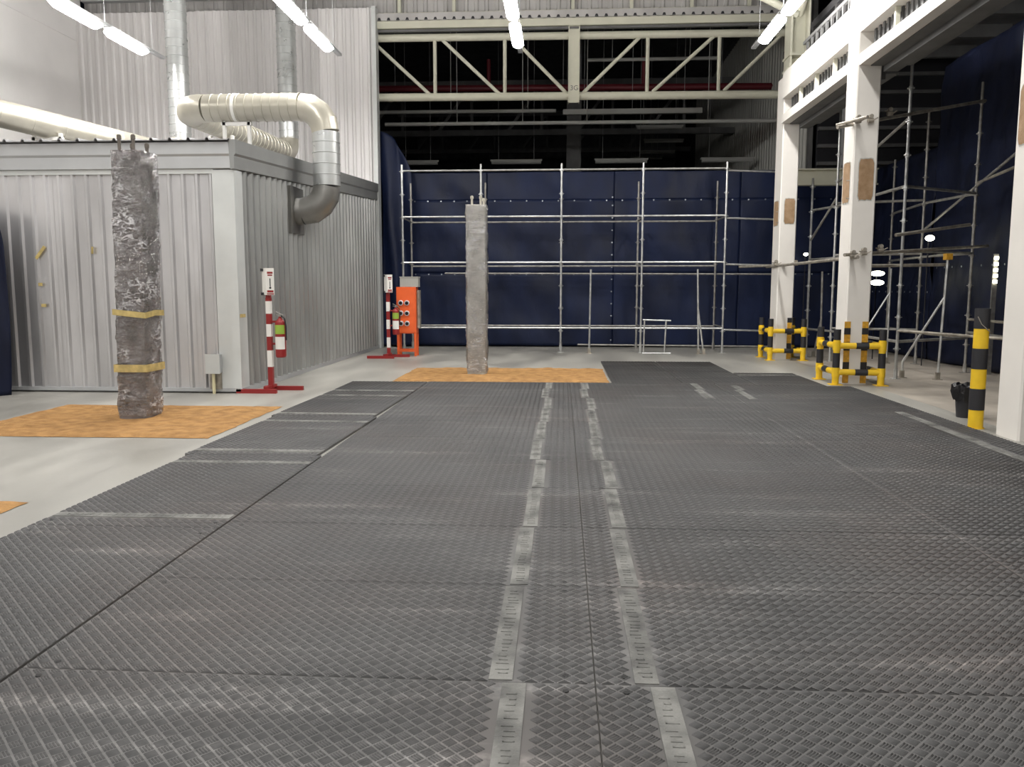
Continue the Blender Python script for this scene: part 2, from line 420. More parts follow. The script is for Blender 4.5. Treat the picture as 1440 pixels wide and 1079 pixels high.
# ------------------------------------------------------------------ rubber mats
def tread_mesh(lx, ly, strips):
    """5-bar tread on a mat lx by ly (centre at 0); strips = list of x centres kept free"""
    P = 0.0627; s = P / math.sqrt(2)
    nx = int(lx / P) + 1; ny = int(ly / P) + 1
    cs = []
    for j in range(ny + 1):
        for i in range(nx + 1):
            for q in (0, 1):
                cx = (i - nx / 2) * P + q * P / 2; cy = (j - ny / 2) * P + q * P / 2
                if abs(cx) > lx / 2 + 0.008 or abs(cy) > ly / 2 + 0.008: continue
                if any(abs(cx - t) < 0.066 for t in strips): continue
                cs.append((cx, cy, q))
    cs = np.array(cs)
    bars = []
    ang = np.where(cs[:, 2] == 0, math.pi / 4, -math.pi / 4)
    V = []; hl = s * 0.41; hw = 0.0040; h = 0.0042
    base = []
    for k in (-1.5, -0.5, 0.5, 1.5):
        off = k * s / 4.6
        base.append(np.array([(-hl, off - hw, 0), (hl, off - hw, 0), (hl, off + hw, 0), (-hl, off + hw, 0), (-hl * 0.88, off, h), (hl * 0.88, off, h)]))
    base = np.concatenate(base)
    c = np.cos(ang)[:, None]; sn = np.sin(ang)[:, None]
    X = cs[:, 0:1] + base[None, :, 0] * c - base[None, :, 1] * sn
    Y = cs[:, 1:2] + base[None, :, 0] * sn + base[None, :, 1] * c
    X = np.clip(X, -lx / 2 + 0.002, lx / 2 - 0.002); Y = np.clip(Y, -ly / 2 + 0.002, ly / 2 - 0.002)
    Z = np.broadcast_to(base[None, :, 2], X.shape)
    V = np.stack([X, Y, Z], -1).reshape(-1, 3)
    nb = len(V) // 6
    o = (np.arange(nb) * 6)[:, None]
    quads = np.concatenate([o + np.array([0, 1, 5, 4]), o + np.array([2, 3, 4, 5])])
    tris = np.concatenate([o + np.array([1, 2, 5]), o + np.array([3, 0, 4])])
    me = bpy.data.meshes.new('tread')
    me.vertices.add(len(V)); me.vertices.foreach_set('co', V.ravel())
    loops = np.concatenate([quads.ravel(), tris.ravel()])
    me.loops.add(len(loops)); me.loops.foreach_set('vertex_index', loops.astype(np.int32))
    st = np.concatenate([np.arange(len(quads)) * 4, len(quads) * 4 + np.arange(len(tris)) * 3])
    me.polygons.add(len(st)); me.polygons.foreach_set('loop_start', st.astype(np.int32))
    me.update(calc_edges=True); me.validate()
    me.materials.append(M['mat_tread'])
    return me

MT = 0.022
_mesh_cache = {}
def strip_mesh(ly, key, m):
    k = ('strip', round(ly, 2), key)
    if k in _mesh_cache: return _mesh_cache[k]
    mb = MB().box(-0.045, 0.045, -ly / 2 + 0.012, ly / 2 - 0.012, 0, 0.0035)
    rr = random.Random(key)
    # moulded marks: raised strokes in rows down the strip
    y = -ly / 2 + 0.06
    while y < ly / 2 - 0.08:
        w_ = rr.choice((0.012, 0.02, 0.03))
        a0 = rr.uniform(-0.03, -0.01); a1 = rr.uniform(0.01, 0.03)
        mb.box(a0, a1, y, y + 0.006, 0.0035, 0.0055)
        if rr.random() < 0.5: mb.box(a0, a0 + 0.006, y, y + w_, 0.0035, 0.0055)
        if rr.random() < 0.4: mb.box(a1 - 0.006, a1, y, y + w_, 0.0035, 0.0055)
        y += w_ + 0.02
    _mesh_cache[k] = mb.mesh('strip', m); return _mesh_cache[k]

def rubber_mat(cx, cy, lx, ly, label, rot=0.0, left='strip_clean', right='strip_clean', zoff=0.0, strips=True, group='black ribbed rubber floor mats'):
    dj = ((int(cy * 7) * 3) % 4 - 1.5) * 0.018
    sx = ([-(lx / 2 - 0.22) + dj] if left == 'strip_dusty' else []) + ([lx / 2 - 0.33 + dj] if right == 'strip_dusty' else [])
    key = (round(lx, 2), round(ly, 2), tuple(round(q, 2) for q in sx))
    if key not in _mesh_cache:
        b = MB()
        # bevelled slab
        h = MT; e = 0.0015
        X, Y = lx / 2 - 0.0008, ly / 2 - 0.0008
        v = [(-X, -Y, 0), (X, -Y, 0), (X, Y, 0), (-X, Y, 0), (-X, -Y, h - e), (X, -Y, h - e), (X, Y, h - e), (-X, Y, h - e),
             (-X + e, -Y + e, h), (X - e, -Y + e, h), (X - e, Y - e, h), (-X + e, Y - e, h)]
        f = [(3, 2, 1, 0), (0, 1, 5, 4), (1, 2, 6, 5), (2, 3, 7, 6), (3, 0, 4, 7), (4, 5, 9, 8), (5, 6, 10, 9), (6, 7, 11, 10), (7, 4, 8, 11), (8, 9, 10, 11)]
        b.add(v, f)
        hb = MB()  # flat dark discs, the shade of bolt holes put into colour
        for px in (-lx / 2 + 0.11, lx / 2 - 0.11):
            for py in (-ly / 2 + 0.06, ly / 2 - 0.06):
                hb.tube((px, py, 0), (px, py, 0.0035), 0.012, 10)
        _mesh_cache[key] = (b.mesh('rubber_mat', 'mat_base'), tread_mesh(lx, ly, sx), hb.mesh('bolt_plug', 'hole_dark'))
    bm_, tm, hm = _mesh_cache[key]
    o = link('rubber_mat', bm_, None, (cx, cy, 0.0005 + zoff)); o.rotation_euler.z = rot
    tag(o, label, 'floor mat', group)
    t = link('tread', tm, o, (0, 0, MT)); t['kind'] = 'stuff'
    for k, x in enumerate(sx):
        link('strip', strip_mesh2(ly, (int(cy) * 3 + k) % 5), o, (x, 0, MT))
    hp = link('bolt_hole_discs', hm, o, (0, 0, MT + 0.0002)); hp['kind'] = 'stuff'
    return o
def strip_mesh2(ly, key): return strip_mesh(ly, 100 + key, 'strip_dusty')

RY = [1.95, 2.93, 3.93, 4.94, 5.95, 6.95, 7.95, 8.96, 9.97, 10.98, 11.98, 12.78]
jit = random.Random(3)
for r in range(len(RY) - 1):
    y0, y1 = RY[r], RY[r + 1]; ly = y1 - y0; cy = (y0 + y1) / 2
    ly = round(ly, 2) if r == len(RY) - 2 else 1.003
    if r == 0: ly = 0.975
    where = ORD[r]
    j = jit.uniform(-0.012, 0.012)
    rubber_mat((-2.10 + 0.135) / 2 , cy, 2.235, ly, f'black ribbed rubber mat left of the centre seam, {where} row from the camera', right='strip_dusty')
    rubber_mat((2.365 + 0.135) / 2, cy, 2.225, ly, f'black ribbed rubber mat right of the centre seam, {where} row from the camera', left='strip_dusty', right='strip_dusty' if r in (9, 10) else 'strip_clean')
    if r >= 2:
        rubber_mat((2.368 + 4.36) / 2, cy, 1.99, ly if r < 10 else 0.55, f'black ribbed mat at the right edge by the white columns, {where} row from the camera',
                   left='strip_dusty' if r in (9,) else 'strip_clean', right='strip_dusty' if r in (5, 6, 7) else 'strip_clean') if r < 10 else \
            rubber_mat((2.368 + 4.36) / 2, 11.98 + 0.275, 1.99, 0.55, 'short black ribbed rubber mat at the right edge ending beside the yellow guard', left='strip_dusty')
# left column, laid lengthways
LY = [2.58, 4.80, 7.01, 9.22, 11.43, 12.76]
for r in range(5):
    y0, y1 = LY[r], LY[r + 1]
    ln = y1 - y0
    o = rubber_mat(-2.715, (y0 + y1) / 2, ln - 0.004, 1.2, f'black ribbed mat laid lengthways beside the pale concrete, {ORD[r]} from the camera',
                   rot=math.pi / 2 - (0.022 if r in (2, 3) else 0.0), left='strip_dusty' if r in (1, 2, 3, 4) else 'strip_clean', right='strip_dusty' if r in (1, 2, 3) else 'strip_clean')
    if r in (2, 3): o.location.x -= 0.028
rubber_mat(2.68, 12.66, 0.60, 0.24, 'small cut piece of ribbed mat filling a gap at the far right')
# extra mats at the far end
for (x0, x1, y0, y1, lb) in ((0.80, 1.88, 12.79, 14.66, 'beside the right sand bed, nearer of the two'), (0.80, 1.88, 14.67, 16.58, 'beside the right sand bed, at the far end'),
                             (1.90, 2.98, 12.79, 14.66, 'in the middle of the far block'), (1.90, 2.98, 14.67, 16.58, 'at the far right end nearest the scaffold'),
                             (3.00, 4.02, 12.54, 14.42, 'sticking out towards the guarded far column')):
    rubber_mat((x0 + x1) / 2, (y0 + y1) / 2, y1 - y0, x1 - x0, 'dark ribbed rubber mat ' + lb, rot=math.pi / 2, right='strip_dusty' if x0 > 2.5 else 'strip_clean')

# ================================================================== METAL SHED
shed = thing('metal_shed', 'ribbed grey steel shed with a sloping roof standing against the left wall', 'shed', (-7.0, 15.8, 0))
FX0, FX1, FY = -9.2, -4.6, 11.4
k = 0; x = FX0
while x < FX1 - 0.32:
    wd = min(1.0, FX1 - 0.26 - x)
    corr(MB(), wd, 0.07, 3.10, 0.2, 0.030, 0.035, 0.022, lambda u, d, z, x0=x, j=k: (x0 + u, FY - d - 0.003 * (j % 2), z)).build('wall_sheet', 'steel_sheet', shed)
    x += 1.0; k += 1
roofz = lambda y: 3.13 + (y - 11.4) * (0.50 / 8.8)
y = FY + 0.24; k = 0
while y < 20.15:
    wd = min(1.0, 20.2 - y)
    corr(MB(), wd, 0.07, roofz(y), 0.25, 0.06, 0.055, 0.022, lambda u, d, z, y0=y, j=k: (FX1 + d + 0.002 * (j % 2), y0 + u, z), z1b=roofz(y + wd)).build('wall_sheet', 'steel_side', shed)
    y += 1.0; k += 1
MB().box(FX0, FX1 - 0.05, FY + 0.02, FY + 0.10, 0.0, 3.5).build('inner_wall', 'grey_paint', shed)
b = MB(); b.add([(-4.66, 11.5, 0), (-4.61, 11.5, 0), (-4.61, 20.2, 0), (-4.66, 20.2, 0), (-4.66, 11.5, 3.2), (-4.61, 11.5, 3.2), (-4.61, 20.2, 3.7), (-4.66, 20.2, 3.7)],
                [(3, 2, 1, 0), (4, 5, 6, 7), (0, 1, 5, 4), (1, 2, 6, 5), (2, 3, 7, 6), (3, 0, 4, 7)])
b.build('inner_wall', 'grey_paint', shed)
# corner flashing (L)
b = MB(); b.box(FX1 - 0.27, FX1 + 0.045, FY - 0.045, FY - 0.037, 0.04, 3.13); b.box(FX1 + 0.037, FX1 + 0.045, FY - 0.037, FY + 0.25, 0.04, 3.14)
b.build('corner_flashing', 'trim_light', shed)
# base channels
MB().box(FX0, FX1 + 0.03, FY - 0.05, FY + 0.02, 0.025, 0.075).build('base_channel', 'trim_grey', shed)
MB().box(FX1 - 0.02, FX1 + 0.055, FY - 0.04, 20.2, 0.0, 0.075).build('base_channel', 'trim_grey', shed)
# head channel and fascia on front
MB().box(FX0, FX1 - 0.25, FY - 0.040, FY - 0.005, 3.08, 3.14).build('head_channel', 'trim_light', shed)
b = MB()
b.extrude([(0.0, 3.13), (0.075, 3.15), (0.075, 3.31), (0.095, 3.34), (0.095, 3.50), (0.0, 3.50)], (FX0, FY, 0), (0, -1, 0), (0, 0, 1), (1, 0, 0), FX1 + 0.06 - FX0)
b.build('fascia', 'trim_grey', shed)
# fascia down the side, rising with the roof, its shade put into a darker trim colour
L_ = 8.85; sl = 0.50 / 8.8
b = MB()
P0 = [(0.02, 3.13), (0.075, 3.14), (0.075, 3.31), (0.10, 3.34), (0.10, 3.53), (0.0, 3.53)]
n = len(P0)
v = [(FX1 + p[0], FY - 0.10, p[1] - 0.0) for p in P0] + [(FX1 + p[0], FY - 0.10 + L_ + 0.05, p[1] + L_ * sl) for p in P0]
b.add(v, [(i, (i + 1) % n, n + (i + 1) % n, n + i) for i in range(n)] + [tuple(range(n)), tuple(range(n, 2 * n))[::-1]])
b.build('fascia', 'trim_shaded', shed)
# roof sheets with ribs, seen end-on
x = FX0; k = 0
while x < FX1 - 0.05:
    wd = min(1.05, FX1 + 0.02 - x)
    mb = MB()
    corr(mb, wd, 0, 1, 0.2625, 0.032, 0.025, 0.015, lambda u, d, z, x0=x: (x0 + u, FY - 0.16 + z * 8.96, 3.525 + d + z * 8.8 * sl), thick=0.012)
    mb.build('roof_sheet', 'roof_sheet', shed)
    x += 1.05; k += 1
# tape remains
for (px, pz, a, l_) in ((-7.42, 2.0, 0.9, 0.22), (-7.45, 1.55, 0, 0.06), (-7.42, 1.25, 0, 0.07), (-6.65, 2.03, 1.5, 0.1)):
    MB().bar((px - math.cos(a) * l_ / 2, FY - 0.038, pz - math.sin(a) * l_ / 2), (px + math.cos(a) * l_ / 2, FY - 0.038, pz + math.sin(a) * l_ / 2), 0.006, 0.045).build('tape_scrap', 'parcel_tape', shed)
MB().box(FX1 + 0.046, FX1 + 0.05, FY - 0.02, FY + 0.18, 1.08, 1.13).build('tape_scrap', 'parcel_tape', shed)
# junction box with conduit on the front
jb = thing('junction_box', 'small grey junction box with cream conduit on the shed front', 'junction box', (-4.93, 11.33, 0.28))
MB().box(-5.02, -4.83, 11.25, 11.35, 0.30, 0.56).build('box_body', 'trim_grey', jb)
MB().box(-5.03, -4.82, 11.24, 11.253, 0.29, 0.57).build('lid', 'trim_light', jb)
MB().tube((-4.94, 11.30, 0.0), (-4.94, 11.30, 0.30), 0.022, 12).build('conduit', 'conduit', jb)
MB().box(-5.01, -4.84, 11.335, 11.35, 0.06, 0.3).build('back_plate', 'tube_old', jb)

# ================================================================== DUCTS
def duct_pts(path, step=0.13, r=0.22, ridge=0.009, elbow=None):
    pts = []; rad = []
    for a, b_ in zip(path[:-1], path[1:]):
        a = Vector(a); b_ = Vector(b_); L0 = (b_ - a).length; n = max(1, int(L0 / step))
        for i in range(n):
            for dt, dr in ((0.0, 0), (0.004, ridge), (0.014, ridge), (0.018, 0)):
                t = (i * (L0 / n) + dt * (L0 / n) / step) / L0
                pts.append(a.lerp(b_, min(t, 0.999))); rad.append(r + dr)
    pts.append(Vector(path[-1])); rad.append(r)
    return pts, rad
def arc(c, r, u, v, n, a0=0, a1=math.pi / 2):
    c = Vector(c); u = Vector(u); v = Vector(v)
    return [c + u * (r * math.cos(a0 + (a1 - a0) * i / n)) + v * (r * math.sin(a0 + (a1 - a0) * i / n)) for i in range(n + 1)]
def elbow(parent, c, r, u, v, rad, m, n=4):
    """gored elbow: each gore a short tube joint"""
    P = arc(c, r, u, v, n); pts = []; rr = []
    for i, p in enumerate(P):
        pts.append(p); rr.append(rad + (0.012 if 0 < i < n else 0))
    mb = MB(); mb.sweep(pts, rr, 28)
    return mb.build('elbow', m, parent, True)
dz = 4.53; dy = 14.0; dr = 0.225
d = thing('air_duct', 'thick spiral duct rising from the shed side, bending over its roof and running back', 'duct', (-4.6, dy, 2.8))
MB().box(-4.60, -4.525, dy - 0.34, dy + 0.34, 2.42, 3.20).build('flange', 'duct_dark', d)
mb = MB(); mb.sweep([(-4.56, dy, 2.80), (-4.40, dy, 2.80)], dr, 28); mb.build('duct_section', 'duct_dark', d, True)
elbow(d, (-4.42, dy, 3.22), 0.42, (0, 0, -1), (1, 0, 0), dr, 'duct_dark')
p, r_ = duct_pts([(-4.0, dy, 3.22), (-4.0, dy, dz - 0.42)], r=dr, step=0.17); MB().sweep(p, r_, 28).build('duct_section', 'duct_zinc', d, True)
elbow(d, (-4.42, dy, dz - 0.42), 0.42, (1, 0, 0), (0, 0, 1), dr, 'duct_cream')
p, r_ = duct_pts([(-4.42, dy, dz), (-6.05, dy, dz)], r=dr, step=0.14); MB().sweep(p, r_, 28).build('duct_section', 'duct_cream', d, True)
elbow(d, (-6.05, dy + 0.42, dz), 0.42, (0, -1, 0), (-1, 0, 0), dr, 'duct_cream', 5)
p, r_ = duct_pts([(-6.47, dy + 0.42, dz), (-6.47, 19.2, dz + 0.12)], r=dr, step=0.2); MB().sweep(p, r_, 28).build('duct_section', 'duct_cream', d, True)
elbow(d, (-6.47, 19.2, dz + 0.12 + 0.35), 0.35, (0, 0, -1), (0, 1, 0), dr * 0.98, 'duct_cream', 4)
p, r_ = duct_pts([(-6.47, 19.55, dz + 0.47), (-6.47, 19.55, 9.5)], r=dr * 0.98, step=0.17); MB().sweep(p, r_, 24).build('duct_section', 'duct_zinc', d, True)
MB().sweep([(-5.55, dy, dz), (-5.50, dy, dz)], dr + 0.012, 28).build('clamp_ring', 'white_gloss', d, True)
for (sx, sy) in ((-5.53, 14.0), (-6.47, 15.6), (-6.47, 17.6)):
    zr = 3.56 + (sy - 11.4) * sl
    b = MB(); b.box(sx - 0.24, sx - 0.19, sy - 0.03, sy + 0.03, zr, dz - 0.16); b.box(sx + 0.19, sx + 0.24, sy - 0.03, sy + 0.03, zr, dz - 0.16)
    b.box(sx - 0.26, sx + 0.26, sy - 0.03, sy + 0.03, dz - 0.29, dz - 0.235)
    b.build('support_frame', 'white_gloss', d)

d = thing('air_duct', 'long cream duct crossing above the left end of the shed and turning up the wall', 'duct', (-9.6, 14.0, 4.0))
p, r_ = duct_pts([(-10.9, 11.2, 4.66), (-8.15, 16.85, 4.24)], r=0.235, step=0.55, ridge=0.004); MB().sweep(p, r_, 28).build('duct_section', 'duct_cream', d, True)
e = Vector((-8.15, 16.85, 4.24)); dirv = (Vector((-8.15, 16.85, 4.24)) - Vector((-10.9, 11.2, 4.66))).normalized()
MB().sweep([e, e + dirv * 0.15 + Vector((0, 0, 0.03)), e + dirv * 0.28 + Vector((0, 0, 0.13)), e + dirv * 0.35 + Vector((0, 0, 0.3))], 0.237, 28).build('elbow', 'duct_cream', d, True)
q = e + dirv * 0.36
p, r_ = duct_pts([(q.x, q.y, 4.53), (q.x, q.y, 9.5)], r=0.215, step=0.17); MB().sweep(p, r_, 24).build('duct_section', 'duct_zinc', d, True)
mid = Vector((-10.9, 11.2, 4.66)).lerp(e, 0.42)
MB().sweep([mid - dirv * 0.02, mid + dirv * 0.02], 0.25, 28).build('clamp_ring', 'white_gloss', d, True)
for t_ in (0.40, 0.60):
    m_ = Vector((-10.9, 11.2, 4.66)).lerp(e, t_); zr = 3.56 + (m_.y - 11.4) * sl
    b = MB()
    if m_.x < -9.2: zr = 0
    b.box(m_.x - 0.27, m_.x - 0.22, m_.y - 0.03, m_.y + 0.03, zr, m_.z - 0.15); b.box(m_.x + 0.22, m_.x + 0.27, m_.y - 0.03, m_.y + 0.03, zr, m_.z - 0.15)
    b.box(m_.x - 0.29, m_.x + 0.29, m_.y - 0.03, m_.y + 0.03, m_.z - 0.275, m_.z - 0.215)
    b.build('support_frame', 'white_gloss', d)

# ================================================================== WRAPPED COLUMNS
def wrapped_column(x0, x1, y0, y1, h, label, core, bands, rebars, rb, seed, lean=0.0):
    t = thing('wrapped_column', label, 'column', ((x0 + x1) / 2, (y0 + y1) / 2, 0))
    def shell(off, amp, zlo, zhi, nz_, sc, name, m):
        per = []
        cx, cy = (x0 + x1) / 2, (y0 + y1) / 2; hx, hy = (x1 - x0) / 2 + off, (y1 - y0) / 2 + off
        K = 7
        for s_ in range(4):
            for i in range(K):
                u = -1 + 2 * i / K
                a, b2 = [(u, -1), (1, u), (-u, 1), (-1, -u)][s_]
                rr = 0.93 if i == 0 else 1.0
                per.append((a * rr, b2 * rr))
        v = []; n = len(per)
        for j in range(nz_ + 1):
            z = zlo + (zhi - zlo) * j / nz_
            for (a, b2) in per:
                x = cx + a * hx; y = cy + b2 * hy
                dd = amp * noise.noise((x * sc, y * sc, z * sc * 0.8 + seed)) + amp * 0.6 * noise.noise((x * sc * 2.5, y * sc * 2.5, z * sc * 3 + seed))
                v.append((x + a * dd + lean * z, y + b2 * dd, z))
        f = [(j * n + k, j * n + (k + 1) % n, (j + 1) * n + (k + 1) % n, (j + 1) * n + k) for j in range(nz_) for k in range(n)]
        f.append(tuple(range(nz_ * n, nz_ * n + n)))
        return MB().add(v, f).build(name, m, t, True)
    shell(0, 0.008, 0.0, h, 50, 4, 'core', core)
    shell(0.016, 0.016, 0.05, h + 0.02, 120, 9, 'plastic_wrap', 'film')
    for (z, hh, tilt) in bands:
        v = []; n = 0
        ring = [(x0 - .026, y0 - .026), ((x0 + x1) / 2, y0 - .03), (x1 + .026, y0 - .026), (x1 + .03, (y0 + y1) / 2), (x1 + .026, y1 + .026), (x0 - .026, y1 + .026)]
        zo = [tilt, 0, -tilt, tilt * 0.3, 0, 0]
        for (p, q_) in zip(ring, zo): v.append((p[0] + lean * z, p[1], z + q_))
        for (p, q_) in zip(ring, zo): v.append((p[0] + lean * z, p[1], z + q_ + hh))
        m = len(ring)
        MB().add(v, [(i, (i + 1) % m, m + (i + 1) % m, m + i) for i in range(m)]).build('tape_band', 'parcel_tape', t)
    for (rx, ry, rh) in rebars:
        rx += lean * h
        mb = MB(); mb.tube((rx, ry, h - 0.05), (rx, ry, h + rh), 0.019, 8); mb.tube((rx, ry, h + rh - 0.05), (rx, ry, h + rh - 0.01), 0.028, 6)
        mb.build('rebar', rb, t)
    return t
wrapped_column(-5.03, -4.70, 8.92, 9.30, 2.98, 'grey column wrapped in clear film and yellow tape, on sand before the shed', 'wrapped',
               [(1.18, 0.065, 0.02), (0.555, 0.085, 0.0)], [(-4.98, 9.0, 0.2), (-4.82, 9.0, 0.2), (-4.78, 9.22, 0.14), (-4.95, 9.22, 0.14), (-4.88, 9.1, 0.12)], 'rebar', 3, 0.030)
wrapped_column(-1.62, -1.30, 13.98, 14.32, 2.88, 'pale film-wrapped concrete column on the sand before the back scaffold', 'wrapped_light', [],
               [(-1.53, 14.05, 0.17), (-1.38, 14.05, 0.17), (-1.35, 14.25, 0.15)], 'rebar_light', 9)

# ================================================================== BLUE TARPS
def tarp(pfun, nu, nv, label, m='tarp', eyelets=(), parent=None, group='blue tarpaulin sheets'):
    v = []
    for j in range(nv + 1):
        for i in range(nu + 1): v.append(pfun(i / nu, j / nv))
    f = [(j * (nu + 1) + i, j * (nu + 1) + i + 1, (j + 1) * (nu + 1) + i + 1, (j + 1) * (nu + 1) + i) for j in range(nv) for i in range(nu)]
    o = MB().add(v, f).build('tarpaulin', m, None, True)
    md = o.modifiers.new('thick', 'SOLIDIFY'); md.thickness = 0.004
    tag(o, label, 'tarpaulin', group)
    if eyelets:
        mb = MB()
        for (a, c) in eyelets:
            p = Vector(pfun(a, c)); q = Vector(pfun(min(1, a + 0.01), c)) - p; w_ = Vector(pfun(a, min(1, c + 0.01) if c < 1 else 0.99)) - p
            nn = q.cross(w_).normalized()
            if nn.dot(Vector((0, 0, 1.5)) - p) < 0: nn = -nn
            mb.tube(p + nn * 0.002, p + nn * 0.01, 0.02, 8)
        e = mb.build('eyelet_rows', 'eyelet', o); e['kind'] = 'stuff'
    return o
def fold(x, z, s=0.0):
    return (0.045 * noise.noise((x * 1.1 + s, z * 0.55, s)) + 0.02 * math.sin((x * 0.8 + z * 1.3) * 3.2 + 2 * noise.noise((x * .7, z * .7, s)))
            + 0.018 * noise.noise((x * 3.2, z * 2.0 + x, s + 5)))
cols = [(-4.56, -1.9, 'left'), (-1.9, 1.30, 'centre-left'), (1.30, 4.4, 'centre-right'), (4.4, 7.6, 'right, behind the far white column')]
rowsz = [(0.03, 1.87, 'bottom'), (1.87, 3.70, 'middle'), (3.70, 4.38, 'top')]
for ci, (a, b2, cn) in enumerate(cols):
    for ri, (c, d2, rn) in enumerate(rowsz):
        ey = [((i + .5) / 8, 0.985) for i in range(8)] if ri < 2 else []
        if ci == 1: ey += [(0.985, (i + .5) / 6) for i in range(6 if ri < 2 else 1)]
        tarp(lambda u, w_, a=a, b2=b2, c=c, d2=d2: (a + (b2 - a) * u, 20.93 + 0.02 * (ci % 2) + fold(a + (b2 - a) * u, c + (d2 - c) * w_) - 0.012 * w_, c + (d2 - c) * w_), 60, 24,
             f'dark blue tarpaulin hung behind the back scaffold, {rn} row, {cn}', eyelets=ey)
# a higher loose sheet beside the shed end
tarp(lambda u, w_: (-4.53 + 0.80 * u + 0.05 * noise.noise((u * 4, w_ * 4, 1)), 20.62 + 0.10 * math.sin(u * 9 + w_ * 3) * (1 - 0.3 * w_), 0.05 + (5.3 - 1.05 * u * u) * w_), 30, 60,
     'tall blue tarpaulin draped in folds at the end of the shed')
# side tarps
ys = [(20.85, 17.6), (17.6, 14.2), (14.2, 10.8), (10.8, 7.4)]
for ci, (a, b2) in enumerate(ys):
    tarp(lambda u, w_, a=a, b2=b2, ci=ci: (7.62 + fold(a + (b2 - a) * u, 6.0 * w_, 3.0) * 1.3 + 0.012 * (ci % 2), a + (b2 - a) * u - 0.01, 0.02 + (4.35 if ci == 0 else 5.9) * w_), 60, 60,
         f'blue tarpaulin wall on the right behind the columns, {ORD[ci]} from the back corner', 'tarp_side', eyelets=[((i + .5) / 9, 0.32) for i in range(9)])
# tarp at the left edge, thrown over things before the shed
tarp(lambda u, w_: (-8.75 + 1.02 * u + 0.06 * w_ * u - 0.10 * max(0, (w_ - 0.8) * 5) ** 2 * u, 11.0 - 0.25 * (1 - w_) * math.sin(u * 3) + 0.05 * math.sin(u * 13 + w_ * 4), 0.02 + (2.68 - 0.18 * u * u) * w_ - 0.02), 40, 40,
     'faded blue tarpaulin hanging at the far left before the shed', 'tarp_side')

# ================================================================== BACK SCAFFOLD
def rosette(parent, x, y, z, m='scaffold'):
    return MB().tube((x, y, z - 0.012), (x, y, z + 0.012), 0.058, 8).build('rosette', m, parent)
ros_cache = {}
def add_rosettes(st, x, y, zs, m):
    if m not in ros_cache:
        mb = MB(); mb.tube((0, 0, -0.007), (0, 0, 0.007), 0.060, 8); mb.tube((0, 0, -0.035), (0, 0, 0.035), 0.033, 8)
        ros_cache[m] = mb.mesh('rosette', m)
    for z in zs:
        o = link('rosette', ros_cache[m], st, (0, 0, 0)); o.matrix_parent_inverse = Matrix.Translation(st.parent.location).inverted() if False else Matrix(); o.location = (x, y, z)
def standard(parent, x, y, z0, z1, zs, m='scaffold', top=None):
    """upright tube with base jack, collars as sub-parts; top = (x, y) if it leans"""
    tx, ty = top if top else (x, y)
    st = MB().tube((x, y, z0 + 0.008), (tx, ty, z1), 0.0245, 10).build('standard', m, parent, True)
    for z in zs:
        f = (z - z0) / (z1 - z0)
        add_rosettes(st, x + (tx - x) * f, y + (ty - y) * f, [z], m)
    b = MB(); b.box(x - 0.07, x + 0.07, y - 0.07, y + 0.07, z0, z0 + 0.01); b.tube((x, y, z0), (x, y, z0 + 0.16), 0.034, 8)
    b.build('base_jack', m, parent)
    return st
sc = thing('scaffold', 'long silver scaffold of two rows of uprights before the blue tarpaulins', 'scaffold', (0, 0, 0))
SX = [-3.72, -1.88, -0.02, 1.84, 3.72]
RZ = [0.5 + 0.525 * k for k in range(8)]
for x in SX:
    standard(sc, x, 19.2, 0, 4.33 if x > -3.8 else 4.3, RZ)
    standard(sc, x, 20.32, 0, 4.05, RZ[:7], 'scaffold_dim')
for (a, b2) in zip(SX[:-1], SX[1:]):
    for z in (4.19, 3.14, 2.09, 0.57): MB().tube((a, 19.2, z), (b2, 19.2, z), 0.022, 8).build('ledger', 'scaffold', sc, True)
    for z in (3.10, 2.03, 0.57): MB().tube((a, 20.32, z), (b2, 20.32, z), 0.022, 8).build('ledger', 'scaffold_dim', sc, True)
for z in (4.14, 3.08, 2.04): MB().tube((3.72, 19.2, z), (4.95, 19.3, z - 0.03), 0.022, 8).build('ledger', 'scaffold', sc, True)
MB().tube((3.72, 19.2, 0.54), (5.0, 19.3, 0.5), 0.022, 8).build('ledger', 'scaffold', sc, True)
for x in SX:
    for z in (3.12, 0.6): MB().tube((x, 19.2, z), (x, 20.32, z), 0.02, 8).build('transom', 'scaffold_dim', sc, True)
for z, x0 in ((1.86, -2.9), (0.10, 0.4)):
    MB().tube((x0, 20.365, z), (5.2, 20.365, z - 0.03), 0.022, 8).build('ledger', 'scaffold_dim', sc, True)
def prop(name, top, base, foot2, label, m='scaffold', brace_at=0.55, foot2_up=0.0, grp='push-pull props'):
    t = thing(name, label, 'prop', base, grp)
    T = Vector(top); B = Vector(base); F = Vector(foot2)
    MB().tube(B + Vector((0, 0, .01)), T, 0.022, 8).build('post', m, t, True)
    A = B.lerp(T, brace_at)
    if foot2_up:
        K = F + Vector((0, 0, foot2_up))
        MB().sweep([A, K, F + Vector((0, 0, .01))], 0.02, 8).build('brace', m, t, True)
    else: MB().tube(A, F + Vector((0, 0, .01)), 0.02, 8).build('brace', m, t, True)
    for p_ in (B, F):
        b = MB(); b.box(p_.x - .06, p_.x + .06, p_.y - .06, p_.y + .06, 0, 0.01); b.box(p_.x - .03, p_.x + .03, p_.y - .03, p_.y + .03, 0.01, 0.12)
        b.build('foot', 'tube_old', t)
    return t
prop('metal_prop', (0.66, 18.9, 1.92), (0.64, 18.9, 0), (0.64, 19.05, 0), 'thin upright prop standing before the middle scaffold bay', brace_at=0.6)
prop('metal_prop', (3.07, 18.9, 1.92), (3.13, 18.9, 0), (3.24, 18.85, 0), 'thin leaning prop near the right end of the back scaffold', brace_at=0.55)
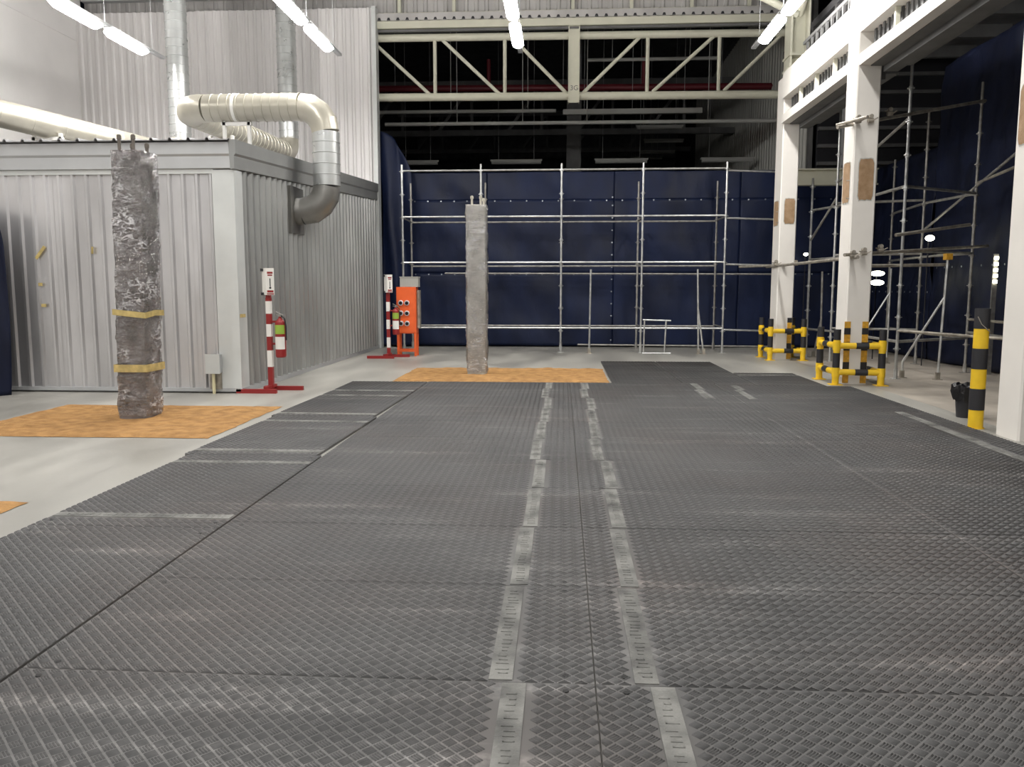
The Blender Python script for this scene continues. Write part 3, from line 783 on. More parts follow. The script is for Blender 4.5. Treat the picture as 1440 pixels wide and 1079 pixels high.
fr = thing('floor_stand', 'small silver tube frame standing on the floor before the scaffold', 'stand', (2.1, 18.8, 0))
MB().tube((1.84, 18.75, 0.78), (2.48, 18.8, 0.76), 0.018, 8).build('top_rail', 'scaffold', fr, True)
MB().tube((1.84, 18.75, 0.02), (2.48, 18.75, 0.02), 0.02, 8).build('bottom_rail', 'scaffold', fr, True)
MB().tube((1.87, 18.75, 0.03), (1.88, 18.75, 0.78), 0.018, 8).build('leg', 'scaffold', fr, True)
MB().tube((2.34, 18.75, 0.03), (2.37, 18.78, 0.77), 0.018, 8).build('leg', 'scaffold', fr, True)

# ================================================================== RIGHT COLUMNS AND BEAMS
CY = [(8.20, 8.62), (13.03, 13.50), (17.42, 17.95)]
COLN = ['nearest', 'middle', 'far']
for i, (y0, y1) in enumerate(CY):
    CX0 = (4.48, 4.41, 4.47)[i]
    x1 = CX0 + (0.42, 0.36, 0.34)[i]
    h = 6.6 if i < 2 else 5.76
    t = thing('concrete_column', ['white painted column nearest the camera at the right edge', 'white painted middle column with brown patch and clamped tubes',
              'white painted far column where the roof truss ends'][i], 'column', ((CX0 + x1) / 2, (y0 + y1) / 2, 0))
    c = 0.018
    pr_ = [(CX0 + c, y0), (x1 - c, y0), (x1, y0 + c), (x1, y1 - c), (x1 - c, y1), (CX0 + c, y1), (CX0, y1 - c), (CX0, y0 + c)]
    MB().extrude(pr_, (0, 0, 0), (1, 0, 0), (0, 1, 0), (0, 0, 1), h).build('shaft', 'white_paint', t)
    zz = [(2.85, 3.55), (2.82, 3.46), (2.80, 3.33)][i]
    if i == 0: zz = (2.90, 3.50)
    # bared brown patches with a ragged plaster rim
    def patch(o_, ux, uz, w_, h_, nrm, seed):
        P = []; R = []
        for k in range(28):
            a = 2 * math.pi * k / 28
            ca, sa = math.cos(a), math.sin(a)
            s_ = 1 / max(abs(ca), abs(sa))
            jx = 1 + 0.05 * noise.noise((seed, k * 1.7, 0)); jz = 1 + 0.06 * noise.noise((seed, k * 1.3, 3))
            P.append((ca * s_ * w_ / 2 * jx * 0.9, sa * s_ * h_ / 2 * jz * 0.95)); R.append((ca * s_ * w_ / 2 * jx, sa * s_ * h_ / 2 * jz))
        MB().extrude(R, o_, ux, uz, nrm, 0.004).build('plaster_rim', 'plaster', t)
        MB().extrude(P, o_, ux, uz, nrm, 0.009).build('bare_patch', 'brown_board', t)
    zc = (zz[0] + zz[1]) / 2; hh = zz[1] - zz[0]
    patch(((CX0 + x1) / 2 + 0.02, y0, zc), (1, 0, 0), (0, 0, 1), (x1 - CX0) * 0.68, hh, (0, -1, 0), i)
    patch((CX0, (y0 + y1) / 2 + 0.02, zc - 0.02), (0, 1, 0), (0, 0, 1), (y1 - y0) * 0.7, hh, (-1, 0, 0), i + 7)
    b = MB()
    for q_ in range(3): b.tube((CX0 - 0.05, y0 + 0.10 + 0.02 * q_, zz[0] + 0.05 + q_ * (hh - 0.1) / 2), (CX0 + 0.02, y0 + 0.10, zz[0] + 0.05 + q_ * (hh - 0.1) / 2), 0.008, 6)
    b.build('fixing_bolts', 'tube_old', t)
    if i == 1 or i == 2:
        # painted hazard corner guards
        for gx in (CX0 + 0.03, x1 - 0.06):
            g = MB().box(gx - 0.045, gx + 0.045, y0 - 0.012, y0, 0.02, 0.98 if i == 1 else 0.86).build('hazard_strip', 'hazard_orange', t) if not (i == 2 and gx < CX0 + .1) else None
            if g:
                for z in (0.22, 0.53, 0.78): MB().box(gx - 0.047, gx + 0.047, y0 - 0.014, y0 - 0.0, z, z + 0.13 if z < .7 else z + .1).build('band', 'black', g)
# beams between columns: upper beam, louvre gap, lower beam, steel lintel
spans = [(13.50, 17.42, 'far bay'), (8.62, 13.03, 'near bay'), (2.5, 8.20, 'bay beside the camera')]
for (a, b2, nm) in spans:
    t = thing('concrete_beam', f'white painted double beam with slatted gap, {nm}', 'beam', (4.7, (a + b2) / 2, 4.8))
    MB().box(4.43, 4.78, a, b2, 5.30, 5.80).build('upper_beam', 'white_paint', t)
    MB().box(4.43, 4.78, a, b2, 4.82, 4.98).build('lower_beam', 'white_paint', t)
    MB().box(4.79, 5.00, a, b2, 4.72, 5.02).build('steel_lintel', 'dark_steel', t)
    MB().box(4.60, 5.20, a, b2, 4.805, 4.819).build('lintel_plate', 'dark_steel', t)
    n = int((b2 - a) / 0.16)
    sm = MB().box(-0.012, 0.012, -0.03, 0.03, 4.98, 5.30).mesh('slat', 'dark_steel')
    for k in range(n):
        link('slat', sm, t, (4.60 - t.location.x, a + 0.1 + k * 0.16 - t.location.y, -t.location.z))
    for k in range(3):
        yy = a + (b2 - a) * (k + 1) / 4
        MB().box(4.50, 4.56, yy - 0.03, yy + 0.03, 4.98, 5.30).build('stud', 'cream_paint', t)
    MB().box(4.66, 4.68, a, b2, 4.98, 5.30).build('back_panel', 'dark_steel', t)
    # rail with slats above
    t = thing('slat_railing', f'grey slatted railing above the white beam, {nm}', 'railing', (4.85, (a + b2) / 2, 5.78))
    MB().box(4.80, 4.86, a, b2, 5.80, 5.86).build('rail', 'grey_paint', t)
    MB().box(4.80, 4.86, a, b2, 6.34, 6.40).build('rail', 'grey_paint', t)
    sm = MB().box(-0.02, 0.02, -0.03, 0.03, 5.86, 6.34).mesh('slat', 'grey_paint')
    for k in range(int((b2 - a) / 0.3)):
        link('slat', sm, t, (4.83 - t.location.x, a + 0.1 + k * 0.3 - t.location.y, -t.location.z))
# upper steel column above the far column + stub details
t = thing('steel_column', 'cream steel column standing on top of the far white column', 'column', (4.75, 17.7, 5.76))
b = MB(); b.box(4.56, 4.60, 17.45, 17.9, 5.77, 9.55); b.box(4.90, 4.94, 17.45, 17.9, 5.77, 9.55); b.box(4.60, 4.90, 17.66, 17.69, 5.77, 9.55)
b.build('shaft', 'cream_paint', t)
for z in (5.90, 6.15): MB().box(4.54, 5.02, 17.40, 17.95, z, z + 0.05).build('stiffener', 'cream_paint', t)
def pipe(a, b2, r, m, label, cat='pipe', name='steel_pipe', grp=None):
    o = MB().tube(a, b2, r, 12).build(name, m, None, True); return tag(o, label, cat, grp)
pipe((4.75, 17.6, 7.0), (4.9, 14.2, 9.5), 0.085, 'cream_paint', 'cream diagonal brace rising from the steel column towards the camera', 'brace')
pipe((4.70, 17.5, 6.95), (1.55, 17.5, 8.55), 0.075, 'cream_paint', 'cream sloping brace from the steel column down-left above the truss', 'brace')
pipe((2.9, 17.5, 7.90), (0.9, 17.5, 7.98), 0.06, 'cream_paint', 'cream level pipe meeting the sloping brace above the truss', 'brace')

# grey column and I-beam seen behind, between far and middle columns
t = thing('steel_column', 'grey steel column in the dark behind the far white column', 'column', (6.6, 19.9, 0))
MB().box(6.45, 6.85, 19.75, 20.0, 4.3, 7.0).build('shaft', 'grey_paint', t)
MB().box(6.40, 6.90, 19.70, 20.05, 4.22, 4.3).build('base_plate', 'grey_paint', t)
t = thing('steel_beam', 'cream I-beam spanning above the blue tarpaulin behind the columns', 'beam', (6.0, 19.5, 4.0))
b = MB(); b.box(5.0, 7.15, 19.42, 19.62, 4.17, 4.20); b.box(5.0, 7.15, 19.42, 19.62, 3.83, 3.86); b.box(5.0, 7.15, 19.50, 19.53, 3.86, 4.17)
b.build('web_and_flanges', 'cream_paint', t)
for x in (6.55, 7.1): MB().box(x, x + 0.02, 19.43, 19.52, 3.86, 4.17).build('stiffener', 'cream_paint', t)

# ================================================================== ROOF TRUSS
TY = 20.6
t = thing('roof_truss', 'cream pipe truss spanning the opening above the scaffold', 'truss', (0.3, TY, 6.1))
def zt_(x, z): return z
MB().tube((-4.75, TY, 6.16), (5.3, TY, 6.10), 0.095, 16).build('bottom_chord', 'cream_paint', t, True)
MB().tube((-4.75, TY, 7.56), (5.3, TY, 7.52), 0.09, 16).build('top_chord', 'cream_paint', t, True)
for x in (-3.13, -1.42, 2.02, 3.72):
    MB().tube((x, TY, 6.2), (x, TY, 7.5), 0.045, 10).build('vertical_member', 'cream_paint', t, True)
for (xt, xb) in ((-4.68, -3.25), (-2.95, -1.55), (-1.22, 0.08), (1.85, 0.48), (3.62, 2.15), (5.2, 3.85)):
    MB().tube((xt, TY, 7.5), (xb, TY, 6.2), 0.043, 10).build('diagonal_member', 'cream_paint', t, True)
b = MB(); b.box(0.12, 0.14, TY - 0.16, TY + 0.02, 5.95, 7.75); b.box(0.37, 0.39, TY - 0.16, TY + 0.02, 5.95, 7.75); b.box(0.14, 0.37, TY - 0.13, TY - 0.11, 5.95, 7.75)
b.build('king_post', 'cream_paint', t)
# painted mark on the king post
tx = bpy.data.curves.new('mark', 'FONT'); tx.body = '3G'; tx.size = 0.16; tx.extrude = 0.001
tx.materials.append(M['dark_steel'])
_t = bpy.data.objects.new('tmp', tx); COL.objects.link(_t); _me = bpy.data.meshes.new_from_object(_t); bpy.data.objects.remove(_t)
o = bpy.data.objects.new('painted_mark', _me); COL.objects.link(o); o.parent = t; o.matrix_parent_inverse = Matrix.Translation(t.location).inverted()
o.location = (0.165, TY - 0.132, 6.24); o.rotation_euler = (math.pi / 2, 0, 0)
# beam and deck edge above
b_ = thing('steel_beam', 'cream box beam running along the top of the truss', 'beam', (0.3, 20.5, 7.8))
MB().box(-4.56, 5.3, 20.42, 20.60, 7.73, 7.90).build('web', 'cream_paint', b_)
MB().box(-4.56, 5.3, 20.45, 20.55, 7.66, 7.71).build('gap_shade', 'dark_steel', b_)  # dark bar put in for the shade of the gap under the beam
dk = thing('roof_deck', 'ribbed steel deck edge resting on the beam above the truss', 'deck', (0.3, 20.6, 7.9))
x = -4.56; k = 0
while x < 5.2:
    wd = min(1.0, 5.3 - x); mb = MB()
    corr(mb, wd, 0, 1, 0.227, 0.06, 0.02, 0.035, lambda u, d, z, x0=x: (x0 + u, 20.40 + 0.4 * z, 7.905 + d), thick=0.006)
    mb.build('deck_sheet', 'sheet_upper', dk); x += 1.0
MB().box(-4.56, 5.3, 20.38, 20.395, 7.905, 8.07).build('edge_strip', 'sheet_upper', dk)
b = MB()  # thin black plates stand in for the shade inside the hollow ribs
for k in range(43):
    xx = -4.44 + 0.227 * k
    b.extrude([(-0.045, 0), (0.045, 0), (0.022, 0.06), (-0.022, 0.06)], (xx, 20.379, 7.908), (1, 0, 0), (0, 0, 1), (0, -1, 0), 0.003)
o = b.build('rib_hollow_shade', 'black', dk); o['kind'] = 'stuff'

# things in the dark hall
t = thing('sprinkler_pipe', 'long dark red sprinkler pipe in the dark hall behind the truss', 'pipe', (0, 25, 7.36))
MB().tube((-7.95, 25, 7.42), (6.05, 25, 7.32), 0.095, 12).build('main_pipe', 'red_pipe', t, True)
for x in (-2.2, 2.35): MB().tube((x, 25, 7.4), (x, 25, 8.2), 0.06, 10).build('riser', 'red_pipe', t, True)
for x in (-5, 0, 4.6): MB().tube((x, 25, 7.4), (x, 25, 10.4), 0.01, 5).build('hanger_rod', 'grey_paint', t)
def conduit(a, b2, xs, label, m='lamp_off'):
    t = thing('conduit_run', label, 'conduit', a)
    MB().tube(a, b2, 0.05, 10).build('conduit', m, t, True)
    for x in xs: MB().tube((x, a[1], a[2] + 0.04), (x, a[1], 10.4), 0.012, 5).build('rod', m, t)
conduit((-4.9, 23, 5.98), (5.7, 23, 5.96), (-2.9, -1.1, 0.65, 3.9), 'thin grey conduit hanging on rods below the truss in the dark hall')
conduit((-6.3, 24, 6.52), (-0.2, 24, 6.50), (-3.2, -1.0), 'upper grey conduit hanging in the dark hall, left half')
conduit((0.7, 24.5, 8.0), (4.4, 24.5, 8.0), (1.4, 3.6), 'short conduit seen through the right half of the truss')
ct = thing('light_fitting', 'long unlit light fitting high in the dark hall', 'lamp', (2.2, 24, 6.45))
MB().box(0.0, 3.9, 23.93, 24.07, 6.38, 6.52).build('housing', 'lamp_off', ct)
for x in (0.6, 1.95, 3.4): MB().tube((x, 24, 6.5), (x, 24, 10.4), 0.008, 5).build('suspension_wire', 'grey_paint', ct)
lampoff = []
def hall_lamp(x0, x1, y, z, label, body='lamp_off'):
    t = thing('light_fitting', label, 'lamp', ((x0 + x1) / 2, y, z), 'unlit hall lamps')
    MB().box(x0, x1, y - 0.05, y + 0.05, z + 0.03, z + 0.08).build('housing', body, t)
    MB().tube((x0 + 0.03, y, z), (x1 - 0.03, y, z), 0.06, 10).build('diffuser', body, t, True)
    for x in (x0 + 0.25, x1 - 0.25): MB().tube((x, y, z + 0.08), (x, y, 10.4), 0.008, 5).build('suspension_wire', 'grey_paint', t)
for k, (a, b2) in enumerate(((-5.15, -3.87), (-2.24, -0.64), (0.98, 2.62), (4.22, 5.83))):
    hall_lamp(a, b2, 26, 5.38, f'unlit tube lamp hanging just above the scaffold, {ORD[k]} from the left')
for k, (a, b2, y, z) in enumerate(((2.4, 3.95, 28, 6.75), (3.05, 4.55, 32, 7.0), (3.2, 4.7, 35.5, 7.15), (3.1, 4.6, 39, 7.45), (3.2, 4.7, 42.5, 7.45))):
    hall_lamp(a, b2, y, z, f'small unlit tube lamp deep in the dark hall, {ORD[k]} of the receding row')
for (yy, zz, lbl) in ((30, 7.0, 'dark steel truss crossing the unlit hall, nearer one'), (40, 8.0, 'dark steel truss crossing the unlit hall, far one')):
    t = thing('roof_truss', lbl, 'truss', (0, yy, zz))
    MB().box(-7.9, 6.0, yy - .08, yy + .08, zz - .1, zz + .1).build('bottom_chord', 'dark_steel', t)
    MB().box(-7.9, 6.0, yy - .08, yy + .08, zz + 1.6, zz + 1.8).build('top_chord', 'dark_steel', t)
    for k in range(5):
        x = -7 + 2.5 * k
        MB().bar((x, yy, zz), (x + 1.25, yy, zz + 1.7), 0.1, 0.1).build('diagonal_member', 'dark_steel', t)
        MB().bar((x + 1.25, yy, zz), (x + 1.25, yy, zz + 1.7), 0.1, 0.1).build('vertical_member', 'dark_steel', t)
t = thing('steel_column', 'dark column in the middle of the unlit hall below the king post', 'column', (0.35, 27, 0))
MB().box(0.12, 0.58, 26.8, 27.2, 0, 10.4).build('shaft', 'dark_steel', t)
for k, (x, y) in enumerate(((-7.0, 24), (-7.9, 27.0), (-8.4, 30.0))):
    pipe((max(-7.8, x - 0.9), y, 8.6), (x + 6.2, y + 0.6, 0.05), 0.10, 'grey_paint', f'dark sloping brace at the left of the unlit hall, {ORD[k]} from the front', 'brace')

# ================================================================== LAMPS
def tube_lamp(x, y0, y1, z, label, row):
    t = thing('tube_lamp', label, 'lamp', (x, (y0 + y1) / 2, z), 'lit tube lamps in rows')
    MB().box(x - 0.06, x + 0.06, y0, y1, z + 0.07, z + 0.12).build('housing', 'lamp_body', t)
    v = []; n = 8
    for (yy, k_) in ((y0 + 0.04, 0.45), (y0 + 0.14, 1.0), (y1 - 0.14, 1.0), (y1 - 0.04, 0.45)):
        for (a, b2) in ((-0.10, 0.07), (-0.105, 0.03), (-0.07, -0.01), (-0.02, -0.03), (0.02, -0.03), (0.07, -0.01), (0.105, 0.03), (0.10, 0.07)):
            v.append((x + a * (0.75 + 0.25 * k_), yy, z + 0.07 + (b2 - 0.07) * k_))
    MB().add(v, [(j * n + k, j * n + (k + 1) % n, (j + 1) * n + (k + 1) % n, (j + 1) * n + k) for j in range(3) for k in range(n)] + [tuple(range(n)), tuple(range(3 * n, 4 * n))]).build('diffuser', 'lamp_glow', t)
names = ['left', 'second from left', 'middle', 'right']
for r, x in enumerate(ROWS_X):
    tube_lamp(x, 14.76, 16.12, 6.0, f'lit tube lamp at the far end of the {names[r]} lamp row', r)
    tube_lamp(x, 13.15, 14.52, 6.0, f'lit tube lamp, second from the far end of the {names[r]} lamp row', r)
    t = thing('lamp_rail', f'grey mounting rail carrying the {names[r]} lamp row', 'rail', (x, 10, 6.15), 'lamp rails')
    MB().box(x - 0.045, x + 0.045, -9, 16.85, 6.125, 6.175).build('channel', 'trim_grey', t)
    for yy in (4.0, 8.5, 13.0, 14.7, 16.4): MB().tube((x, yy, 6.17), (x, yy, 9.6), 0.003, 5).build('hanger', 'trim_grey', t)

# ================================================================== GUARD RAILS
def guard(posts, sides, label, h=0.86, r=0.052):
    t = thing('column_guard', label, 'guard rail', (posts[0][0], posts[0][1], 0))
    for (x, y) in posts:
        p = MB().tube((x, y, 0.0), (x, y, h), r, 14).build('post', 'yellow', t, True)
        for (z0, z1) in ((0.27, 0.50), (0.70, h + 0.003)): MB().tube((x, y, z0), (x, y, z1), r + 0.002, 14).build('band', 'black', p, True)
        MB().box(x - 0.09, x + 0.09, y - 0.09, y + 0.09, 0, 0.012).build('base_plate', 'yellow', t)
    for (a, b2) in sides:
        a = Vector((*posts[a], 0)); b2 = Vector((*posts[b2], 0))
        for z in (0.20, 0.61):
            A = a + Vector((0, 0, z)); B = b2 + Vector((0, 0, z))
            rl = MB().tube(A, B, r * 0.92, 14).build('rail', 'yellow', t, True)
            MB().tube(A.lerp(B, 0.42), A.lerp(B, 0.70), r * 0.92 + 0.002, 14).build('band', 'black', rl, True)
    for (x, y) in posts:
        for z in (0.20, 0.61): MB().tube((x, y, z - 0.07), (x, y, z + 0.07), r + 0.008, 14).build('collar', 'yellow', t, True)
    return t
guard([(4.26, 12.93), (4.92, 12.85), (4.26, 13.74), (4.94, 13.74)], [(0, 1), (0, 2), (1, 3)], 'yellow and black pipe guard around the base of the middle column')
guard([(4.34, 17.30), (5.0, 17.25), (4.34, 18.1), (5.0, 18.1)], [(0, 1), (0, 2), (1, 3)], 'yellow and black pipe guard around the base of the far column')
bo = thing('bollard', 'thick yellow and black banded bollard beside the nearest column', 'bollard', (4.455, 8.98, 0))
bp_ = MB().tube((4.455, 8.98, 0), (4.455, 8.98, 1.28), 0.074, 24).build('post', 'yellow', bo, True)
for (z0, z1) in ((0.20, 0.43), (0.64, 0.86), (1.07, 1.283)): MB().tube((4.455, 8.98, z0), (4.455, 8.98, z1), 0.076, 24).build('band', 'black', bp_, True)
MB().tube((4.455, 8.98, 0), (4.455, 8.98, 0.01), 0.088, 16).build('base_plate', 'yellow', bo, True)
MB().sweep([(4.37, 8.90, 1.20), (4.41, 8.895, 1.12), (4.50, 8.895, 1.04), (4.54, 8.94, 1.02)], 0.005, 6).build('cord', 'tube_old', bo, True)
# bin with liner behind the bollard
bn = thing('waste_bin', 'small black waste bin with a bag liner behind the bollard', 'bin', (4.72, 9.75, 0))
mb = MB(); mb.tube((4.72, 9.75, 0.0), (4.72, 9.75, 0.36), 0.10, 18, 0.135); mb.build('bin_body', 'black', bn, True)
v = []; n = 26
for (z, rr, am) in ((0.20, 0.135, 0.012), (0.29, 0.165, 0.022), (0.375, 0.165, 0.016), (0.39, 0.13, 0.008), (0.31, 0.10, 0.0)):
    for k in range(n):
        a = 2 * math.pi * k / n; q_ = rr + am * math.sin(k * 2.6 + z * 9) + 0.01 * noise.noise((k * .6, z * 4, 0))
        v.append((4.72 + q_ * math.cos(a), 9.75 + q_ * math.sin(a), z + 0.015 * math.sin(k * 1.7)))
MB().add(v, [(j * n + k, j * n + (k + 1) % n, (j + 1) * n + (k + 1) % n, (j + 1) * n + k) for j in range(4) for k in range(n)]).build('bag_liner', 'binbag', bn, True)

# ================================================================== EXTINGUISHER STANDS
def ext_stand(x, y, label, lab2, s=1.0):
    t = thing('extinguisher_stand', label, 'stand', (x, y, 0))
    w_ = 0.034
    MB().box(x - w_, x + w_, y - w_, y + w_, 0.05, 1.36).build('post', 'red', t)
    for (z0, z1) in ((0.36, 0.60), (0.80, 0.98), (1.13, 1.31)) if s == 1 else ((0.22, 0.44), (0.62, 0.82), (1.0, 1.2)):
        MB().box(x - w_ - .002, x + w_ + .002, y - w_ - .002, y + w_ + .002, z0, z1).build('white_band', 'white_gloss', t)
    MB().bar((x - 0.42, y - 0.24, 0.03), (x + 0.16, y - 0.24, 0.03), 0.06, 0.06).build('foot', 'red', t)
    MB().bar((x - 0.16, y + 0.16, 0.03), (x + 0.42, y + 0.16, 0.03), 0.06, 0.06).build('foot', 'red', t)
    MB().bar((x, y - 0.24, 0.075), (x, y + 0.16, 0.075), 0.06, 0.04).build('cross_foot', 'red', t)
    # folded sign
    sg = MB(); z0, z1 = 1.40, 1.78
    sg.add([(x - 0.075, y - 0.03, z0), (x + 0.01, y - 0.10, z0), (x + 0.11, y - 0.06, z0), (x - 0.075, y - 0.03, z1), (x + 0.01, y - 0.10, z1), (x + 0.11, y - 0.06, z1),
            (x - 0.07, y - 0.02, z0), (x + 0.01, y - 0.085, z0), (x + 0.11, y - 0.05, z0), (x - 0.07, y - 0.02, z1), (x + 0.01, y - 0.085, z1), (x + 0.11, y - 0.05, z1)],
           [(0, 1, 4, 3), (1, 2, 5, 4), (7, 6, 9, 10), (8, 7, 10, 11), (0, 3, 9, 6), (2, 8, 11, 5), (3, 4, 10, 9), (4, 5, 11, 10), (0, 6, 7, 1), (1, 7, 8, 2)])
    sgo = sg.build('sign', 'white_gloss', t)
    def onr(u, z, hw, hh_, m, nm):
        # on the right-hand face of the sign
        a = Vector((x + 0.01, y - 0.10, 0)); b3 = Vector((x + 0.11, y - 0.06, 0)); dd = (b3 - a); nn = Vector((dd.y, -dd.x, 0)).normalized() * 0.002
        p0 = a + dd * (u - hw) + nn; p1 = a + dd * (u + hw) + nn
        MB().add([(p0.x, p0.y, z - hh_), (p1.x, p1.y, z - hh_), (p1.x, p1.y, z + hh_), (p0.x, p0.y, z + hh_)], [(0, 1, 2, 3)]).build(nm, m, sgo)
    onr(0.5, 1.715, 0.36, 0.014, 'red', 'red_lettering'); onr(0.5, 1.68, 0.30, 0.009, 'red', 'red_lettering')
    onr(0.5, 1.575, 0.06, 0.06, 'black', 'arrow'); onr(0.5, 1.50, 0.12, 0.012, 'black', 'arrow')
    onr(0.5, 1.45, 0.40, 0.016, 'red', 'red_lettering'); onr(0.5, 1.415, 0.45, 0.008, 'red', 'red_lettering')
    MB().box(x - 0.08, x - 0.045, y - 0.075, y - 0.035, 1.735, 1.775).build('black_clip', 'black', t)
    MB().box(x - 0.08, x - 0.045, y - 0.075, y - 0.035, 1.395, 1.435).build('black_clip', 'black', t)
    MB().box(x - 0.03, x + 0.03, y - 0.03, y + 0.03, 1.36, 1.76).build('sign_back_post', 'red', t)
    for z in (0.68, 1.0): MB().box(x + w_, x + 0.11, y - 0.02, y + 0.02, z, z + 0.03).build('bracket', 'red_dark', t)
    # extinguisher: a thing hanging on it
    ex = thing('fire_extinguisher', lab2, 'extinguisher', (x + 0.155, y - 0.02, 0.58))
    ex_x, ex_y = x + 0.165, y - 0.02; r = 0.075
    prof = [(0.0, 0.50), (0.065, 0.50), (r, 0.52), (r, 0.97), (0.068, 1.01), (0.04, 1.05), (0.022, 1.065), (0.022, 1.09), (0.0, 1.09)]
    n = 20; v = []
    for (rr, z) in prof:
        for k in range(n):
            a = 2 * math.pi * k / n; v.append((ex_x + max(rr, 0.0005) * math.cos(a), ex_y + max(rr, 0.0005) * math.sin(a), z))
    MB().add(v, [(j * n + k, j * n + (k + 1) % n, (j + 1) * n + (k + 1) % n, (j + 1) * n + k) for j in range(len(prof) - 1) for k in range(n)]).build('cylinder_body', 'red', ex, True)
    b = MB(); b.box(ex_x - 0.02, ex_x + 0.02, ex_y - 0.02, ex_y + 0.02, 1.085, 1.12); b.bar((ex_x - 0.06, ex_y, 1.16), (ex_x + 0.06, ex_y, 1.10), 0.025, 0.012); b.bar((ex_x - 0.06, ex_y, 1.115), (ex_x + 0.02, ex_y, 1.105), 0.025, 0.012)
    b.build('valve_handle', 'scaffold_dim', ex)
    MB().sweep([(ex_x + 0.02, ex_y, 1.10), (ex_x + 0.075, ex_y - 0.02, 1.06), (ex_x + 0.092, ex_y - 0.02, 0.95), (ex_x + 0.088, ex_y - 0.01, 0.75)], 0.010, 8).build('hose', 'black', ex, True)
    def lab(z0, z1, m, nm):
        v = []; K = 8
        for z in (z0, z1):
            for k in range(K + 1):
                a = -math.pi * 0.80 + math.pi * 0.68 * k / K
                v.append((ex_x + (r + .0015) * math.cos(a), ex_y + (r + .0015) * math.sin(a), z))
        MB().add(v, [(k, k + 1, K + 2 + k, K + 1 + k) for k in range(K)]).build(nm, m, ex, True)
    lab(0.84, 0.97, 'green_label', 'green_label'); lab(0.62, 0.80, 'white_gloss', 'white_label')
ext_stand(-4.22, 11.62, 'red and white striped stand with sign beside the shed corner', 'red extinguisher with green and white labels on the stand beside the shed', 1.0)
ext_stand(-3.72, 17.45, 'red and white striped stand with sign next to the orange power box', 'red extinguisher on the far stand before the orange power box', 0.9)

# ================================================================== POWER DISTRIBUTION BOX
px0, px1, py = -3.62, -3.19, 17.85
t = thing('power_box', 'orange power distribution cabinet with six round sockets on legs', 'electrical box', ((px0 + px1) / 2, py, 0))
MB().box(px0, px1, py, py + 0.30, 0.50, 1.52).build('cabinet', 'orange', t)
MB().box(px0 + 0.02, px1 - 0.02, py - 0.012, py, 0.52, 1.50).build('front_panel', 'orange', t)
for r in range(3):
    for c in range(2):
        cx, cz = px0 + 0.10 + 0.135 * c, 1.18 - 0.225 * r
        s_ = MB().tube((cx, py - 0.012, cz), (cx, py - 0.05, cz - 0.01), 0.055, 16).build('socket', 'socket_face', t, True)
        MB().tube((cx, py - 0.049, cz - 0.01), (cx, py - 0.055, cz - 0.012), 0.038, 14).build('socket_cap', 'black', s_, True)
for (x, y) in ((px0 + .025, py + .02), (px1 - .025, py + .02), (px0 + .025, py + .28), (px1 - .025, py + .28)):
    MB().box(x - .025, x + .025, y - .02, y + .02, 0, 0.5).build('leg', 'orange', t)
MB().box(px0, px1, py - .01, py + .02, 0.10, 0.15).build('cross_bar', 'orange', t)
MB().box(px0, px1, py + .27, py + .29, 0.10, 0.15).build('cross_bar', 'orange', t)
t2 = thing('meter_box', 'grey box mounted on top of the orange power cabinet', 'electrical box', ((px0 + px1) / 2, py + .1, 1.52))
MB().box(px0 + .08, px1 + .05, py + 0.02, py + 0.26, 1.522, 1.74).build('box_body', 'box_grey', t2)
MB().box(px0 + .07, px1 + .06, py + 0.01, py + 0.27, 1.725, 1.745).build('lid', 'box_grey', t2)
MB().box(px1 + .01, px1 + .06, py + 0.1, py + 0.3, 0.62, 1.45).build('side_conduit', 'tube_old', t)

# ================================================================== RIGHT-HAND SCAFFOLD
rs = thing('scaffold', 'scaffold tower with clamped tubes behind the middle and nearest columns', 'scaffold', (6, 15, 0))
Z5 = [0.5 + 0.52 * k for k in range(10)]
ST = [((5.53, 13.84), (5.53, 13.84), 5.30), ((7.17, 14.95), (7.17, 14.95), 5.0), ((7.0, 16.6), (7.0, 16.6), 4.9), ((7.30, 18.9), (7.30, 18.9), 4.3),
      ((5.28, 18.0), (5.28, 18.0), 3.8), ((5.50, 17.1), (5.50, 17.1), 5.0), ((5.55, 15.4), (5.55, 15.4), 4.3)]
for (bx, tx_, z) in ST[:6]:
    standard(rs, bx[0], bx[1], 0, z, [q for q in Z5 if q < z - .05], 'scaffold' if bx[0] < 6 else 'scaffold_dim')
def rt(a, b2, m='scaffold_dim', r=0.024, nm='ledger'): return MB().tube(a, b2, r, 10).build(nm, m, rs, True)
for z in (0.62, 2.10, 3.13): rt((5.53, 13.84, z), (7.17, 14.95, z)); rt((5.28, 18.0, z), (5.50, 17.1, z)); rt((5.53, 13.84, z), (5.50, 17.1, z + .0)); rt((7.17, 14.95, z), (7.0, 16.6, z)); rt((7.0, 16.6, z), (7.30, 18.9, z)); rt((5.50, 17.1, z + .06), (7.0, 16.6, z + .06))
rt((5.50, 17.1, 3.6), (5.53, 13.84, 4.2), nm='brace'); rt((7.17, 14.95, 3.3), (7.45, 9.6, 3.9), 'tube_old'); rt((7.17, 14.95, 0.95), (7.45, 9.6, 0.9), 'tube_old'); rt((7.17, 14.95, 0.72), (7.45, 9.6, 0.62)); rt((5.53, 13.84, 0.8), (7.45, 10.8, 0.72), 'tube_old')
rt((5.28, 18.0, 2.5), (5.50, 17.1, 3.3), nm='brace'); rt((7.0, 16.6, 2.6), (7.45, 12.0, 4.4), nm='brace')
